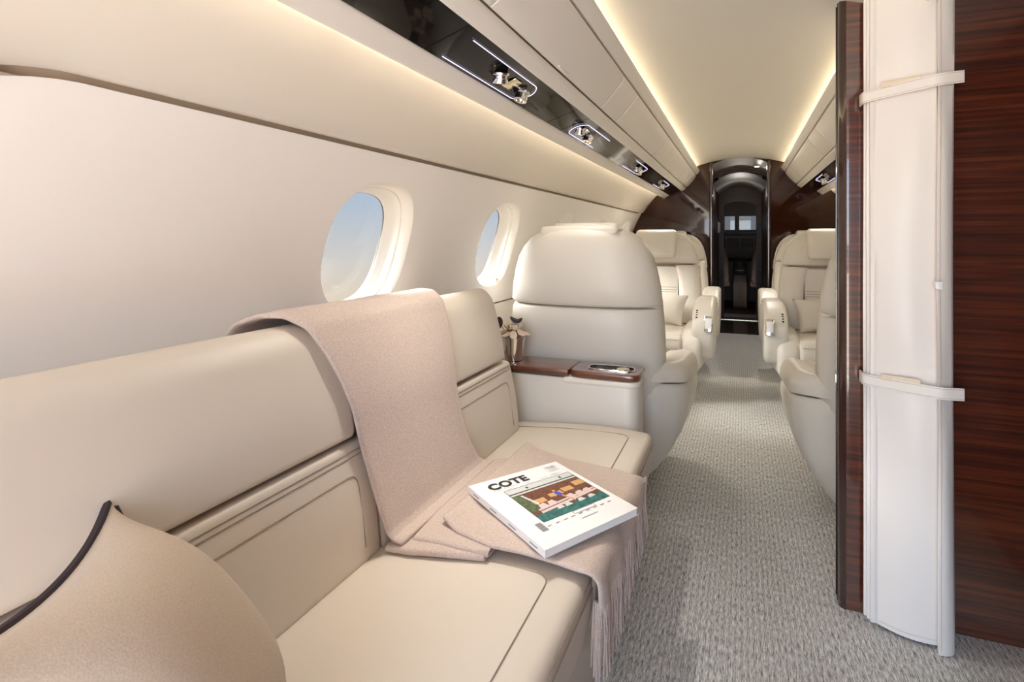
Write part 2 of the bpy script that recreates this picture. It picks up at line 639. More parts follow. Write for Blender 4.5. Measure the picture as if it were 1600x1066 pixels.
# ceiling
b = MB()
def ceilz(x):
    return 1.838 - 0.092 * (abs(x) / 0.46) ** 2.2
b.grid([[(lerp(-0.48, 0.48, k / 40), y, ceilz(lerp(-0.48, 0.48, k / 40))) for k in range(41)] for y in (Y_AFT, 0.38, 0.384, Y_BULK)])
struct(b.build('ceiling', 'ceil'), 'arched cream cabin ceiling between the light coves')

# outer fuselage skin that keeps the sky out above the linings and round the vestibule
b = MB()
zz0 = 1.58
n = 24
a0 = math.atan2(zz0 - ZC0, wallx(zz0) + 0.02)
rad = math.hypot(zz0 - ZC0, wallx(zz0) + 0.02)
b.grid([[(rad * 1.06 * math.cos(lerp(a0 - 0.03, math.pi - a0 + 0.03, k / n)), y, ZC0 + rad * 1.06 * math.sin(lerp(a0 - 0.03, math.pi - a0 + 0.03, k / n))) for k in range(n + 1)] for y in (1.99, Y_BULK + 0.05)])
b.grid([[(rad * 1.06 * math.cos(lerp(1.2, math.pi - a0 + 0.03, k / n)), y, ZC0 + rad * 1.06 * math.sin(lerp(1.2, math.pi - a0 + 0.03, k / n))) for k in range(n + 1)] for y in (Y_AFT - 0.06, 1.99)])
b.grid([[(x, y, z) for x, z in ((1.10, -0.04), (1.10, 0.9), (1.02, 1.4), (0.6, 1.88), (0.0, 2.0), (-0.6, 1.88), (-1.02, 1.4), (-1.10, 0.9), (-1.10, -0.04))] for y in (Y_BULK + 0.02, 10.3)])
b.grid([[(x, y, z) for x, z in ((1.075, -0.04), (1.075, 0.85), (1.075, 1.90))] for y in (Y_AFT - 0.06, 1.99)])
struct(b.build('ceiling_fuselage', 'backing'), 'hidden fuselage skin above the cabin linings')

# overhead rails, bins and service strips
def rail(name, prof, y0, y1, mat, side, r=None, label=None):
    b = MB()
    pts = [(side * -x, z) for (x, z) in prof]
    b.loft([[(x, y, z) for (x, z) in pts] for y in (y0, y1)])
    return struct(b.build(name, mat, angle=40), label)

def offs(p, q, t, d):
    """point at t between p and q, pushed d to the cabin side"""
    v = Vector((q[0] - p[0], q[1] - p[1]))
    nn = Vector((v.y, -v.x)).normalized()
    pt = Vector(p) + v * t + nn * d
    return (pt.x, pt.y)

ti = 0
BIN_SPLITS = [-1.3, -0.30, 0.76, 1.06, 2.04, 2.32, 3.33, 3.70, 4.72, 5.08, 5.55]
for side, ya, nm in ((-1, Y_AFT, 'left'), (1, 1.99, 'right')):
    sgn = -side
    ti += 1
    # valance that hides the wall-wash lamp
    val = rpoly([B_, (B_[0] + 0.012, B_[1] - 0.006), (C_[0] + 0.004, C_[1] - 0.004), (C_[0] + 0.010, C_[1] + 0.004), (C_[0] - 0.002, C_[1] + 0.020), (B_[0] - 0.008, B_[1] + 0.020)], [0.004, 0.006, 0.008, 0.004, 0.002, 0.002], 3)
    TV = rail('trim_%d' % ti, val, ya, Y_BULK, 'bin', side, label='cream lip under the dark service strip, %s side' % nm)
    ti += 1
    low = rpoly([D_, (D_[0] + 0.006, D_[1] - 0.006), (E_[0] - 0.002, E_[1] - 0.010), (E_[0] + 0.002, E_[1] + 0.002), (E_[0] - 0.014, E_[1] + 0.012), (D_[0] - 0.008, D_[1] + 0.014)], [0.002, 0.006, 0.006, 0.002, 0.001, 0.001], 3)
    rail('trim_%d' % ti, low, ya, Y_BULK, 'bin', side, label='cream rail below the overhead bins, %s side' % nm)
    ti += 1
    top = rpoly([(F_[0] + 0.001, F_[1] + 0.002), (G_[0], G_[1] - 0.010), (G_[0] + 0.002, G_[1]), (G_[0] - 0.006, G_[1] + 0.006), (G_[0] - 0.016, G_[1] - 0.006), (F_[0] - 0.016, F_[1] + 0.010)], [0.002, 0.004, 0.003, 0.003, 0.002, 0.002], 3)
    rail('trim_%d' % ti, top, ya, Y_BULK, 'bin', side, label='cream light-cove lip above the bins, %s side' % nm)
    # shelf above the bins that carries the cove lamp, and the dark void behind the doors
    ti += 1
    sh = [(G_[0] - 0.010, G_[1] - 0.002), (-0.50, G_[1] + 0.004), (-0.50, G_[1] - 0.006), (G_[0] - 0.014, G_[1] - 0.010)]
    TS = rail('trim_%d' % ti, sh, ya, Y_BULK, 'bin', side, label='shelf inside the ceiling light cove, %s side' % nm)
    ti += 1
    bk = [offs(E_, F_, -0.16, -0.022), offs(E_, F_, 1.16, -0.022), offs(E_, F_, 1.16, -0.032), offs(E_, F_, -0.16, -0.032)]
    rail('trim_%d' % ti, bk, ya, Y_BULK, 'backing', side, label='dark joint behind the overhead bin doors, %s side' % nm)
    ti += 1
    bk = [(B_[0] - 0.004, B_[1] + 0.022), (D_[0] + 0.01, D_[1] + 0.030), (D_[0] + 0.01, D_[1] + 0.040), (B_[0] - 0.004, B_[1] + 0.034)]
    rail('trim_%d' % ti, bk, ya, Y_BULK, 'backing', side, label='backing above the dark service strip, %s side' % nm)
    # lamps
    for yy0, yy1 in ([(ya + 0.02, 0.9), (0.92, 3.2), (3.22, Y_BULK - 0.02)] if side < 0 else [(ya + 0.02, 3.2), (3.22, Y_BULK - 0.02)]):
        b = MB()
        b.box((side * 0.402, (yy0 + yy1) / 2, G_[1] + 0.008), (0.022, yy1 - yy0, 0.006))
        b.build('light_strip', 'led_ceil', TS, smooth=False)
        b = MB()
        b.box((side * 0.708, (yy0 + yy1) / 2, B_[1] + 0.022), (0.016, yy1 - yy0, 0.006))
        b.build('light_strip', 'led_side', TV, smooth=False)
    # bin doors
    splits = [s for s in BIN_SPLITS if s > ya - 0.01]
    if side > 0:
        splits = [ya] + splits[splits.index(3.33):]
    k = 0
    for y0, y1 in zip(splits, splits[1:]):
        if y1 - y0 < 0.1:
            continue
        hidden = y1 <= 1.07 or (side > 0 and y0 < 3.0)
        if not hidden:
            k += 1
        b = MB()
        t0, t1 = 0.05, 0.955
        nn = 8
        front = []
        for i in range(nn + 1):
            t = lerp(t0, t1, i / nn)
            e = min(i, nn - i)
            d = 0.004 * math.sin(math.pi * i / nn) + (0.004 if e > 0 else 0.0)
            front.append(offs(E_, F_, t, d))
        back = [offs(E_, F_, t1, -0.012), offs(E_, F_, t0, -0.012)]
        out = [(sgn * x, z) for x, z in front + back]
        b.soft(out, 'Y', y0 + 0.004, y1 - 0.004, 0.003, 2)
        wide = (y1 - y0) > 0.5
        o = b.build('overhead_bin' if wide else 'bin_filler_panel', 'bin', angle=50)
        if wide:
            c = MB()
            yh = (y0 + y1) / 2
            p = offs(E_, F_, 0.10, 0.0045)
            c.box((sgn * p[0], yh, p[1]), (0.006, 0.09, 0.006), 0.0025, 2)
            c.build('latch', 'bin', o)
        if hidden:
            ti += 1
            o.name = 'trim_%d' % ti
            struct(o, 'cream overhead lining panel above the frame')
            continue
        dist = ['nearest', 'second', 'third', 'fourth', 'fifth', 'sixth', 'seventh', 'eighth', 'ninth'][k - 1]
        tag(o, '%s cream overhead %s panel along the %s ceiling, counted towards the bulkhead' % (dist, 'bin door' if wide else 'narrow filler', nm), 'overhead bin' if wide else 'panel', 'overhead bins')

# dark glossy service strip
PSU_SPLITS = [-1.3, 0.78, 1.06, 1.90, 2.06, 3.02, 3.18, 4.18, 4.34, 5.55]
LIT = {1.06: (1.12, 1.56, 1.345, 1.533, 1), 2.06: (2.11, 2.52, 2.13, 2.30, -1), 3.18: (3.22, 3.66, 3.44, 3.58, 1), 4.34: (4.43, 4.82, 4.60, 4.72, 1)}
NAMES = {1.06: 'nearest', 2.06: 'second', 3.18: 'third', 4.34: 'farthest'}
for side, ya, nm in ((-1, Y_AFT, 'left'), (1, 1.99, 'right')):
    sgn = -side
    sp_ = [s for s in PSU_SPLITS if s > ya - 0.01] if side < 0 else [ya, 4.18, 4.34, 5.55]
    for y0, y1 in zip(sp_, sp_[1:]):
        lit = LIT.get(y0)
        p0 = offs(C_, D_, 0.05, -0.002); p1 = offs(C_, D_, 0.985, -0.002)
        cx, cz = (p0[0] + p1[0]) / 2, (p0[1] + p1[1]) / 2
        if lit:
            root = thing('reading_light_unit', ('%s black glass reading light unit with violet outline, left ceiling' % NAMES[y0]) if side < 0 else 'black glass reading light unit with violet outline, right ceiling', 'reading light', (sgn * cx, (y0 + y1) / 2, cz), group='reading light units')
        b = MB()
        pts = [p0, p1, offs(C_, D_, 0.985, -0.012), offs(C_, D_, 0.05, -0.012)]
        b.soft([(sgn * x, z) for x, z in pts], 'Y', y0 + 0.0015, y1 - 0.0015, 0.001, 1)
        if not lit:
            o = b.build('service_strip_panel', 'black', smooth=False)
            if y1 < 0.8 or (side > 0 and y0 < 4.0):
                ti += 1
                o.name = 'trim_%d' % ti
                struct(o, 'black glass strip out of the frame')
            else:
                tag(o, 'plain black glass strip panel just before the %s lit reading unit, %s ceiling' % ({0.78: 'nearest', 1.90: 'second', 3.02: 'third', 4.18: 'farthest'}[y0] if side < 0 else 'only visible', nm), 'panel', 'plain black strip panels')
            continue
        b.build('glass', 'black', root, smooth=False)
        ly0, ly1, n0, n1, dr = lit
        # U-shaped light line
        def PT(t, y, d=0.0015):
            p = offs(C_, D_, t, d)
            return (sgn * p[0], y, p[1])
        ta, tb = 0.17, 0.80
        path = []
        if dr > 0:
            op, cl = ly0, ly1
        else:
            op, cl = ly1, ly0
        for k in range(9):
            path.append(PT(ta, lerp(op, cl - 0.03 * dr, k / 8)))
        for k in range(1, 10):
            a = k / 10
            path.append(PT(lerp(ta, tb, 0.5 - 0.5 * math.cos(math.pi * a)), cl - 0.03 * dr + 0.05 * dr * math.sin(math.pi * a) * (0.6 + 0.4 * math.sin(math.pi * a))))
        for k in range(9):
            path.append(PT(tb, lerp(cl - 0.03 * dr, op, k / 8)))
        b = MB()
        b.tube(path, 0.0012, 5)
        b.build('light_line', 'led_violet', root)
        for q, ny in enumerate((n0, n1)):
            p = offs(C_, D_, 0.56 - (0.10 if q else 0), 0.0)
            rot = Matrix.Rotation(R(180), 3, 'X') @ Matrix.Rotation(sgn * R(-12), 3, 'Y') @ Matrix.Rotation(R(14 * (-1) ** q), 3, 'X')
            b = MB()
            b.lathe([(0.023, -0.002), (0.023, 0.003), (0.021, 0.005), (0.0175, 0.006), (0.0175, 0.013), (0.0200, 0.014), (0.0205, 0.025), (0.019, 0.027), (0.015, 0.027), (0.014, 0.020)], (sgn * p[0], ny, p[1]), 28, rot=rot)
            nz = b.build('nozzle', 'chrome', root)
            b = MB()
            b.lathe([(0.0138, 0.0195), (0.0138, 0.0215)], (sgn * p[0], ny, p[1]), 20, rot=rot)
            b.build('lens', 'gold', nz)
            ld = bpy.data.lights.new('reading_lamp', 'SPOT')
            ld.energy = READ * {1.06: 1.0, 2.06: 0.12, 3.18: 0.55, 4.34: 0.55}[y0]
            ld.spot_size = R(80 if y0 < 3 else 115)
            ld.spot_blend = 1.0
            ld.shadow_soft_size = 0.02
            ld.color = (1.0, 0.93, 0.84)
            lo = bpy.data.objects.new('reading_lamp', ld)
            COL.objects.link(lo)
            lo.parent = root
            lo.location = Vector((sgn * p[0], ny, p[1] - 0.034)) - world_loc(root)
            if y0 == 1.06:
                lo.rotation_euler = (R(-26 if q == 0 else -6), 0, 0)
        b = MB()
        p = offs(C_, D_, 0.50, 0.001)
        b.box((sgn * p[0], (n0 + n1) / 2, p[1]), (0.045, 0.05, 0.004), 0.002, 2, Matrix.Rotation(sgn * -0.317, 4, 'Y'))
        b.build('switch_plate', 'gold' if y0 == 1.06 else 'chrome', root)

# ------------------------------------------------------------------ forward bulkhead and vestibule
def cab_profile(y, n=12):
    """cabin outline from the aisle opening over the wall to the floor, left side, x negative"""
    return None

for side, nm in ((-1, 'front_left'), (1, 'front_right')):
    sgn = -side
    pts = [(-0.245, 0.0), (-0.245, ceilz(0.245) + 0.02), (-0.35, ceilz(0.35) + 0.02), (-0.50, 1.72), (-0.72, 1.60)]
    for k in range(15):
        z = lerp(1.52, 0.0, k / 14)
        pts.append((-(wallx(z) + 0.01), z))
    b = MB()
    b.loft([[(sgn * x, y, z) for x, z in pts] for y in (Y_BULK, Y_BULK + 0.05)])
    root = struct(b.build('wall_' + nm, 'bulk', smooth=False), 'dark lacquered wood bulkhead %s of the aisle opening' % ('left' if side < 0 else 'right'))
    b = MB()
    b.soft(rpoly([(sgn * -0.262, Y_BULK - 0.012), (sgn * -0.232, Y_BULK - 0.012), (sgn * -0.232, Y_BULK + 0.062), (sgn * -0.262, Y_BULK + 0.062)], 0.010, 3), 'Z', 0.0, 1.86, 0.002, 1)
    b.build('edge_post', 'post', root)
    # vestibule closet walls
    b = MB()
    b.box((side * 0.34, 5.995, 0.95), (0.06, 0.75, 1.9), 0.004, 1)
    r2 = struct(b.build('wall_vestibule_' + ('left' if side < 0 else 'right'), 'satin', smooth=False), 'dark lacquered vestibule side wall')
    b = MB()
    b.box((side * 0.30, 7.37, 0.95), (0.06, 1.9, 1.9), 0.004, 1)
    struct(b.build('wall_galley_' + ('left' if side < 0 else 'right'), 'satin', smooth=False), 'dark lacquered galley side wall')
    # chrome door-track lines
    for yy in (Y_BULK + 0.09, 6.33):
        b = MB()
        b.box((side * 0.307, yy, 0.93), (0.006, 0.008, 1.80), 0.002, 1)
        b.build('metal_edge', 'chrome', r2)
b = MB()   # vestibule ceiling
b.grid([[(lerp(-0.34, 0.34, k / 20), y, 1.845 - 0.12 * (lerp(-1, 1, k / 20)) ** 2) for k in range(21)] for y in (Y_BULK, 6.40)])
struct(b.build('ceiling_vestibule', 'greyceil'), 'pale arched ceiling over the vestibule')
b = MB()
b.grid([[(lerp(-0.30, 0.30, k / 20), y, 1.80 - 0.14 * (lerp(-1, 1, k / 20)) ** 2) for k in range(21)] for y in (6.40, 8.3)])
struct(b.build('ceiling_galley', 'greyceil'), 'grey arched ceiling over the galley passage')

def arch_frame(name, y, half, top, outer_half, outer_top, mat, label, th=0.06, rise=0.07):
    """a dark wall with an arched opening"""
    b = MB()
    n = 16
    inner = [(-half, 0.0)] + [(-half * math.cos(math.pi * k / n), top - rise + rise * math.sin(math.pi * k / n)) for k in range(n + 1)] + [(half, 0.0)]
    outer = [(-outer_half, 0.0)] + [(lerp(-outer_half, outer_half, k / n), outer_top) for k in range(n + 1)] + [(outer_half, 0.0)]
    rows = []
    for pr, yy in ((inner, y), (outer, y), (outer, y + th), (inner, y + th)):
        rows.append([(x, yy, z) for x, z in pr])
    b.grid(rows, close_u=True)
    return struct(b.build(name, mat, angle=30), label)
arch_frame('door_1', 6.38, 0.262, 1.795, 0.40, 1.90, 'satin', 'dark lacquered arched door frame of the galley')
arch_frame('door_2', 8.22, 0.205, 1.60, 0.40, 1.92, 'satin', 'dark lacquered arched frame of the cockpit door')
b = MB(); b.box((0, 7.62, -0.02), (0.7, 1.52, 0.04)); struct(b.build('floor_galley', 'darkfloor', smooth=False), 'dark polished galley floor')
b = MB(); b.box((0, 6.862, 0.003), (0.6, 0.012, 0.006)); struct(b.build('trim_20', 'gold', smooth=False), 'metal strip where the carpet meets the galley floor')
b = MB(); b.box((0, 8.05, 0.003), (0.52, 0.014, 0.006)); struct(b.build('trim_21', 'gold', smooth=False), 'metal strip across the galley floor before the cockpit')
b = MB(); b.box((0, 9.5, 0.0), (1.6, 2.2, 0.08)); struct(b.build('floor_cockpit', 'darkseat', smooth=False), 'dark cockpit floor')
for nm, c, s in (('wall_cockpit_left', (-0.8, 9.4, 0.95), (0.04, 2.2, 1.9)), ('wall_cockpit_right', (0.8, 9.4, 0.95), (0.04, 2.2, 1.9))):
    b = MB(); b.box(c, s); struct(b.build(nm, 'darkseat', smooth=False), 'dark cockpit side wall')
b = MB(); b.box((0, 9.4, 1.72), (1.6, 2.2, 0.04)); struct(b.build('ceiling_cockpit', 'darkseat', smooth=False), 'dark cockpit roof')
# windscreen wall with two openings
b = MB()
YW = 10.2
for (x0, x1, z0, z1) in ((-0.8, 0.8, 0.0, 1.24), (-0.8, 0.8, 1.47, 1.74), (-0.8, -0.245, 1.24, 1.47), (-0.085, -0.015, 1.24, 1.47), (0.245, 0.8, 1.24, 1.47)):
    b.box(((x0 + x1) / 2, YW, (z0 + z1) / 2), (x1 - x0, 0.05, z1 - z0))
root = struct(b.build('wall_windscreen', 'darkseat', smooth=False), 'dark windscreen frame at the front of the cockpit')
for (x0, x1) in ((-0.245, -0.085), (-0.015, 0.245)):
    b = MB(); b.box(((x0 + x1) / 2, YW, 1.355), (x1 - x0, 0.008, 0.23)); b.build('windscreen_pane', 'pane_windscreen', root, smooth=False)
# instrument panel
root = thing('instrument_panel', 'dark cockpit instrument panel below the windscreen at the far end', 'instrument panel', (0, 9.95, 0))
b = MB(); b.soft(rpoly([(9.85, 0.75), (9.80, 1.16), (10.1, 1.20), (10.15, 0.70)], 0.03), 'X', -0.7, 0.7, 0.02); b.build('glareshield', 'darkseat', root)
for x in (-0.32, -0.11, 0.11, 0.32):
    b = MB(); b.box((x, 9.80, 1.02), (0.18, 0.012, 0.14), 0.004, 1); b.build('display', 'blackgap', root)
root = thing('cockpit_pedestal', 'low dark cockpit pedestal between the two pilot seats', 'pedestal', (0, 9.3, 0.04))
b = MB(); b.soft(rpoly([(9.0, 0.04), (9.0, 0.56), (9.75, 0.80), (9.75, 0.04)], 0.04), 'X', -0.10, 0.10, 0.02); b.build('body', 'darkseat', root)
b = MB(); b.box((0, 9.3, 0.668), (0.14, 0.4, 0.012), 0.004, 1, Matrix.Rotation(0.31, 4, 'X')); b.build('control_panel', 'chrome', root)
def pilot_seat(side):
    x = side * 0.34
    root = thing('pilot_seat', 'dark pilot seat on the %s of the cockpit aisle' % ('left' if side < 0 else 'right'), 'seat', (x, 8.95, 0.04), group='pilot seats')
    b = MB()
    rings = []
    for z, hw, d in ((0.46, 0.18, 0.06), (0.5, 0.20, 0.07), (0.75, 0.19, 0.07), (0.98, 0.14, 0.06), (1.03, 0.10, 0.05)):
        rings.append([(x + p[0], 8.72 + p[1], z) for p in sell(20, hw, d, 3)])
    b.loft(rings); b.build('backrest', 'darkseat', root)
    b = MB(); b.box((x, 8.70, 1.13), (0.20, 0.10, 0.16), 0.04); b.build('headrest', 'darkseat', root)
    b = MB(); b.box((x, 8.98, 0.44), (0.42, 0.46, 0.12), 0.04); b.build('seat', 'darkseat', root)
    b = MB(); b.box((x, 8.98, 0.22), (0.26, 0.30, 0.36), 0.03); b.build('base', 'darkseat', root)
pilot_seat(-1); pilot_seat(1)
# vestibule downlight
root = thing('ceiling_downlight', 'small round spotlight in the vestibule ceiling', 'downlight', (0.16, 6.05, 1.80))
b = MB(); b.lathe([(0.030, 0.0), (0.030, -0.006), (0.022, -0.008), (0.022, 0.0)], (0.16, 6.05, 1.818), 24); b.build('bezel', 'chrome', root)
b = MB(); b.lathe([(0.021, -0.004), (0.021, -0.007)], (0.16, 6.05, 1.818), 20); b.build('lamp', 'led_spot', root)
for (lx, ly, lz, le) in ((0.16, 6.05, 1.80, 16.0), (0.0, 7.3, 1.62, 0.4)):  # second is an unseen point lamp added to brighten the galley ceiling
    ld = bpy.data.lights.new('downlight_and_fill', 'SPOT' if le > 5 else 'POINT')
    ld.energy = le
    ld.shadow_soft_size = 0.02
    ld.color = (1.0, 0.93, 0.84)
    if le > 5:
        ld.spot_size = R(150)
        ld.spot_blend = 0.6
    lo = bpy.data.objects.new('downlight_and_fill', ld)
    COL.objects.link(lo)
    lo.location = (lx, ly, lz)
    if le > 5:
        lo.rotation_euler = (R(-20), 0, 0)
# white wall handset in the passage
root = thing('wall_handset', 'white handset on the dark left wall of the galley passage', 'handset', (-0.262, 8.0, 1.19))
b = MB(); b.box((-0.262, 7.9, 1.24), (0.02, 0.16, 0.15), 0.008, 2); b.build('cradle', 'whiteplate', root)
b = MB(); b.box((-0.248, 7.9, 1.24), (0.014, 0.05, 0.13), 0.006, 2); b.build('grip', 'whiteplate', root)

# ------------------------------------------------------------------ area behind the camera and right of it
b = MB()      # aft wall; its doorway is added out of view to let daylight in
b.box((-0.90, Y_AFT - 0.03, 0.95), (0.40, 0.06, 1.9))
b.box((0.80, Y_AFT - 0.03, 0.95), (0.70, 0.06, 1.9))
b.box((-0.125, Y_AFT - 0.03, 1.815), (1.15, 0.06, 0.17))
struct(b.build('wall_back', 'wall', smooth=False), 'cream aft wall round an added doorway that lets in daylight')
b = MB(); b.box((0.73, 0.29, 1.83), (0.72, 3.2, 0.06)); struct(b.build('ceiling_side', 'bin', smooth=False), 'soffit over the wardrobes on the right')
root = sempty('wall_wardrobe', 'tall dark striped wood wardrobe right of the aisle behind the divider', (0.93, 0.3, 0))
b = MB(); b.box((0.95, 0.30, 0.91), (0.18, 3.17, 1.80), 0.004, 1); b.build('carcass', 'wood', root, smooth=False)
b = MB(); b.box((0.665, -0.21, 0.91), (0.39, 2.14, 1.80), 0.004, 1); b.build('cabinet', 'wood', root, smooth=False)
for yy in (-0.9, -0.3, 0.3):
    b = MB(); b.box((0.467, yy + 0.2, 0.88), (0.008, 0.56, 1.66), 0.003, 1); d = b.build('door', 'wood', root, smooth=False)
    b = MB(); b.box((0.459, yy + 0.44, 1.0), (0.012, 0.012, 0.14), 0.004, 2); b.build('handle', 'chrome', d)

# ------------------------------------------------------------------ wood divider
b = MB()
dv = [(0.300, 1.90), (1.03, 1.90), (1.03, 1.98), (0.300, 1.98)]
b.soft(dv, 'Z', 0.0, 1.90, 0.001, 1)
root = struct(b.build('wall_divider', 'wood', smooth=False), 'glossy striped mahogany divider behind the tied curtain')
b = MB()
b.soft(rpoly([(0.302, 1.897), (0.302, 1.983), (0.284, 1.972), (0.284, 1.908)], [0.0, 0.0, 0.012, 0.012], 4), 'Z', 0.0, 1.90, 0.001, 1)
p = b.build('edge_post', 'post', root, label='dark lacquered rounded edge')
for yy in (1.925, 1.955):
    b = MB(); b.box((0.2835, yy, 0.92), (0.0015, 0.004, 1.82)); b.build('edge_line', 'post' if yy > 1.94 else 'blackgap', p)
b = MB(); b.box((0.2825, 1.95, 0.66), (0.004, 0.012, 0.05), 0.0015, 2); b.build('strike_plate', 'chrome', p)

# ------------------------------------------------------------------ curtain
root = thing('curtain', 'off-white leather curtain tied with two straps to the wood divider', 'curtain', (0.43, 1.84, 0.0))
def wob(z, ph, a):
    return a * math.sin(z * 3.1 + ph) + 0.5 * a * math.sin(z * 7.3 + 2.1 * ph)
ZB, ZT = 0.012, 1.85
def slat(x0, x1, y0, y1, th, zb, ph, amp, bow=0.0, n=12, pinch=0.0, zb1=None):
    """a hanging leaf of leather from (x0,y0) to (x1,y1), with thickness"""
    bb = MB()
    rings = []
    for k in range(41):
        t = k / 40
        ring = []
        front, back = [], []
        for i in range(n + 1):
            s = i / n
            zlo = lerp(zb, zb1 if zb1 is not None else zb, s)
            z = lerp(zlo, ZT, t)
            pin = pinch * (math.exp(-((z - 1.51) / 0.10) ** 2) + math.exp(-((z - 0.695) / 0.10) ** 2))
            xc = (x0 + x1) / 2
            x = lerp(x0, x1, s)
            x = xc + (x - xc) * (1 - pin) + wob(z, ph, amp * 0.4)
            y = lerp(y0, y1, s) - bow * math.sin(math.pi * s) * (1 - 0.7 * pin / max(pinch, 1e-4) if pinch else 1) + wob(z, ph + 1.3 + 2.0 * s, amp)
            front.append((x, y, z)); back.append((x, y + th, z))
        rings.append(front + back[::-1])
    bb.loft(rings)
    return bb
slat(0.360, 0.505, 1.842, 1.806, 0.010, 0.014, 0.4, 0.006, 0.018, pinch=0.03, zb1=0.012).build('main_leaf', 'curtain', root, angle=60)
slat(0.494, 0.534, 1.778, 1.800, 0.009, 0.004, 1.7, 0.003, 0.006, n=6, pinch=0.04).build('right_flap', 'curtain', root, angle=60)
slat(0.500, 0.531, 1.812, 1.862, 0.012, 0.012, 2.2, 0.002, 0.0, n=6).build('pleat', 'curtain', root, angle=60)
for q, (xa, ya_) in enumerate(((0.352, 1.838), (0.346, 1.852), (0.341, 1.866))):
    slat(xa, xa + 0.022, ya_, ya_ + 0.006, 0.007, 0.016, 0.3 + q, 0.0018, 0.004, n=4, pinch=0.02).build('pleat', 'curtain', root, angle=60)
slat(0.365, 0.515, 1.868, 1.868, 0.022, 0.014, 0.9, 0.001, 0.0, n=6).build('back_leaf', 'curtain', root, angle=60)
# stitching beside the flap edge and at the hem
bb = MB()
bb.tube([(0.4985 + wob(z, 1.7, 0.0012), 1.774 + wob(z, 3.0, 0.003) - 0.0008, z) for z in [lerp(0.02, 1.83, k / 60) for k in range(61)]], 0.0008, 4)
bb.build('stitching', 'thread', root)
bb = MB()
bb.tube([(lerp(0.372, 0.495, k / 12), lerp(1.839, 1.809, k / 12) - 0.018 * math.sin(math.pi * lerp(0.08, 0.93, k / 12)) + wob(0.03, 1.7 + 2.0 * lerp(0.08, 0.93, k / 12), 0.006) - 0.0008, 0.026) for k in range(13)], 0.0008, 4)
bb.build('stitching', 'thread', root)
def strap(zc, tilt, h=0.032):
    bb = MB()
    path = rpoly([(0.337, 1.885), (0.337, 1.842), (0.362, 1.826), (0.43, 1.790), (0.495, 1.765), (0.548, 1.780)], [0, 0.01, 0.02, 0.05, 0.02, 0], 5)
    path = path
    inner = [Vector((p[0], p[1])) for p in path]
    rows = []
    m = len(inner)
    outl = []
    for i, p in enumerate(inner):
        t = (inner[min(i + 1, m - 1)] - inner[max(i - 1, 0)]).normalized()
        nn = Vector((t.y, -t.x))
        z = zc + tilt * (p.x - 0.44)
        a = p - nn * 0.0; c = p + nn * 0.004
        rows.append([(a.x, a.y, z - h / 2), (c.x, c.y, z - h / 2), (c.x, c.y, z + h / 2), (a.x, a.y, z + h / 2)])
    bb.loft(rows)
    o = bb.build('strap', 'curtain', root, angle=30)
    for dz in (-h / 2 + 0.004, h / 2 - 0.004):
        bb = MB()
        pth = []
        for i, p in enumerate(inner):
            t = (inner[min(i + 1, m - 1)] - inner[max(i - 1, 0)]).normalized()
            nn = Vector((t.y, -t.x))
            c = p + nn * 0.0042
            pth.append((c.x, c.y, zc + tilt * (p.x - 0.44) + dz))
        bb.tube(pth, 0.0007, 4)
        bb.build('stitching', 'thread', o)
    # folded tab behind the strap and the loop end
    bb = MB()
    bb.box((0.415, 1.797, zc + h / 2 + 0.002 + tilt * -0.03), (0.09, 0.003, 0.016), 0.001, 1, Matrix.Rotation(-0.40, 4, 'Z'))
    bb.build('strap_tab', 'petal', o)
strap(1.508, 0.10)
strap(0.697, -0.03)
bb = MB(); bb.box((0.4925, 1.768, 0.976), (0.017, 0.012, 0.022), 0.003, 2); bb.build('clasp', 'whiteplate', root)

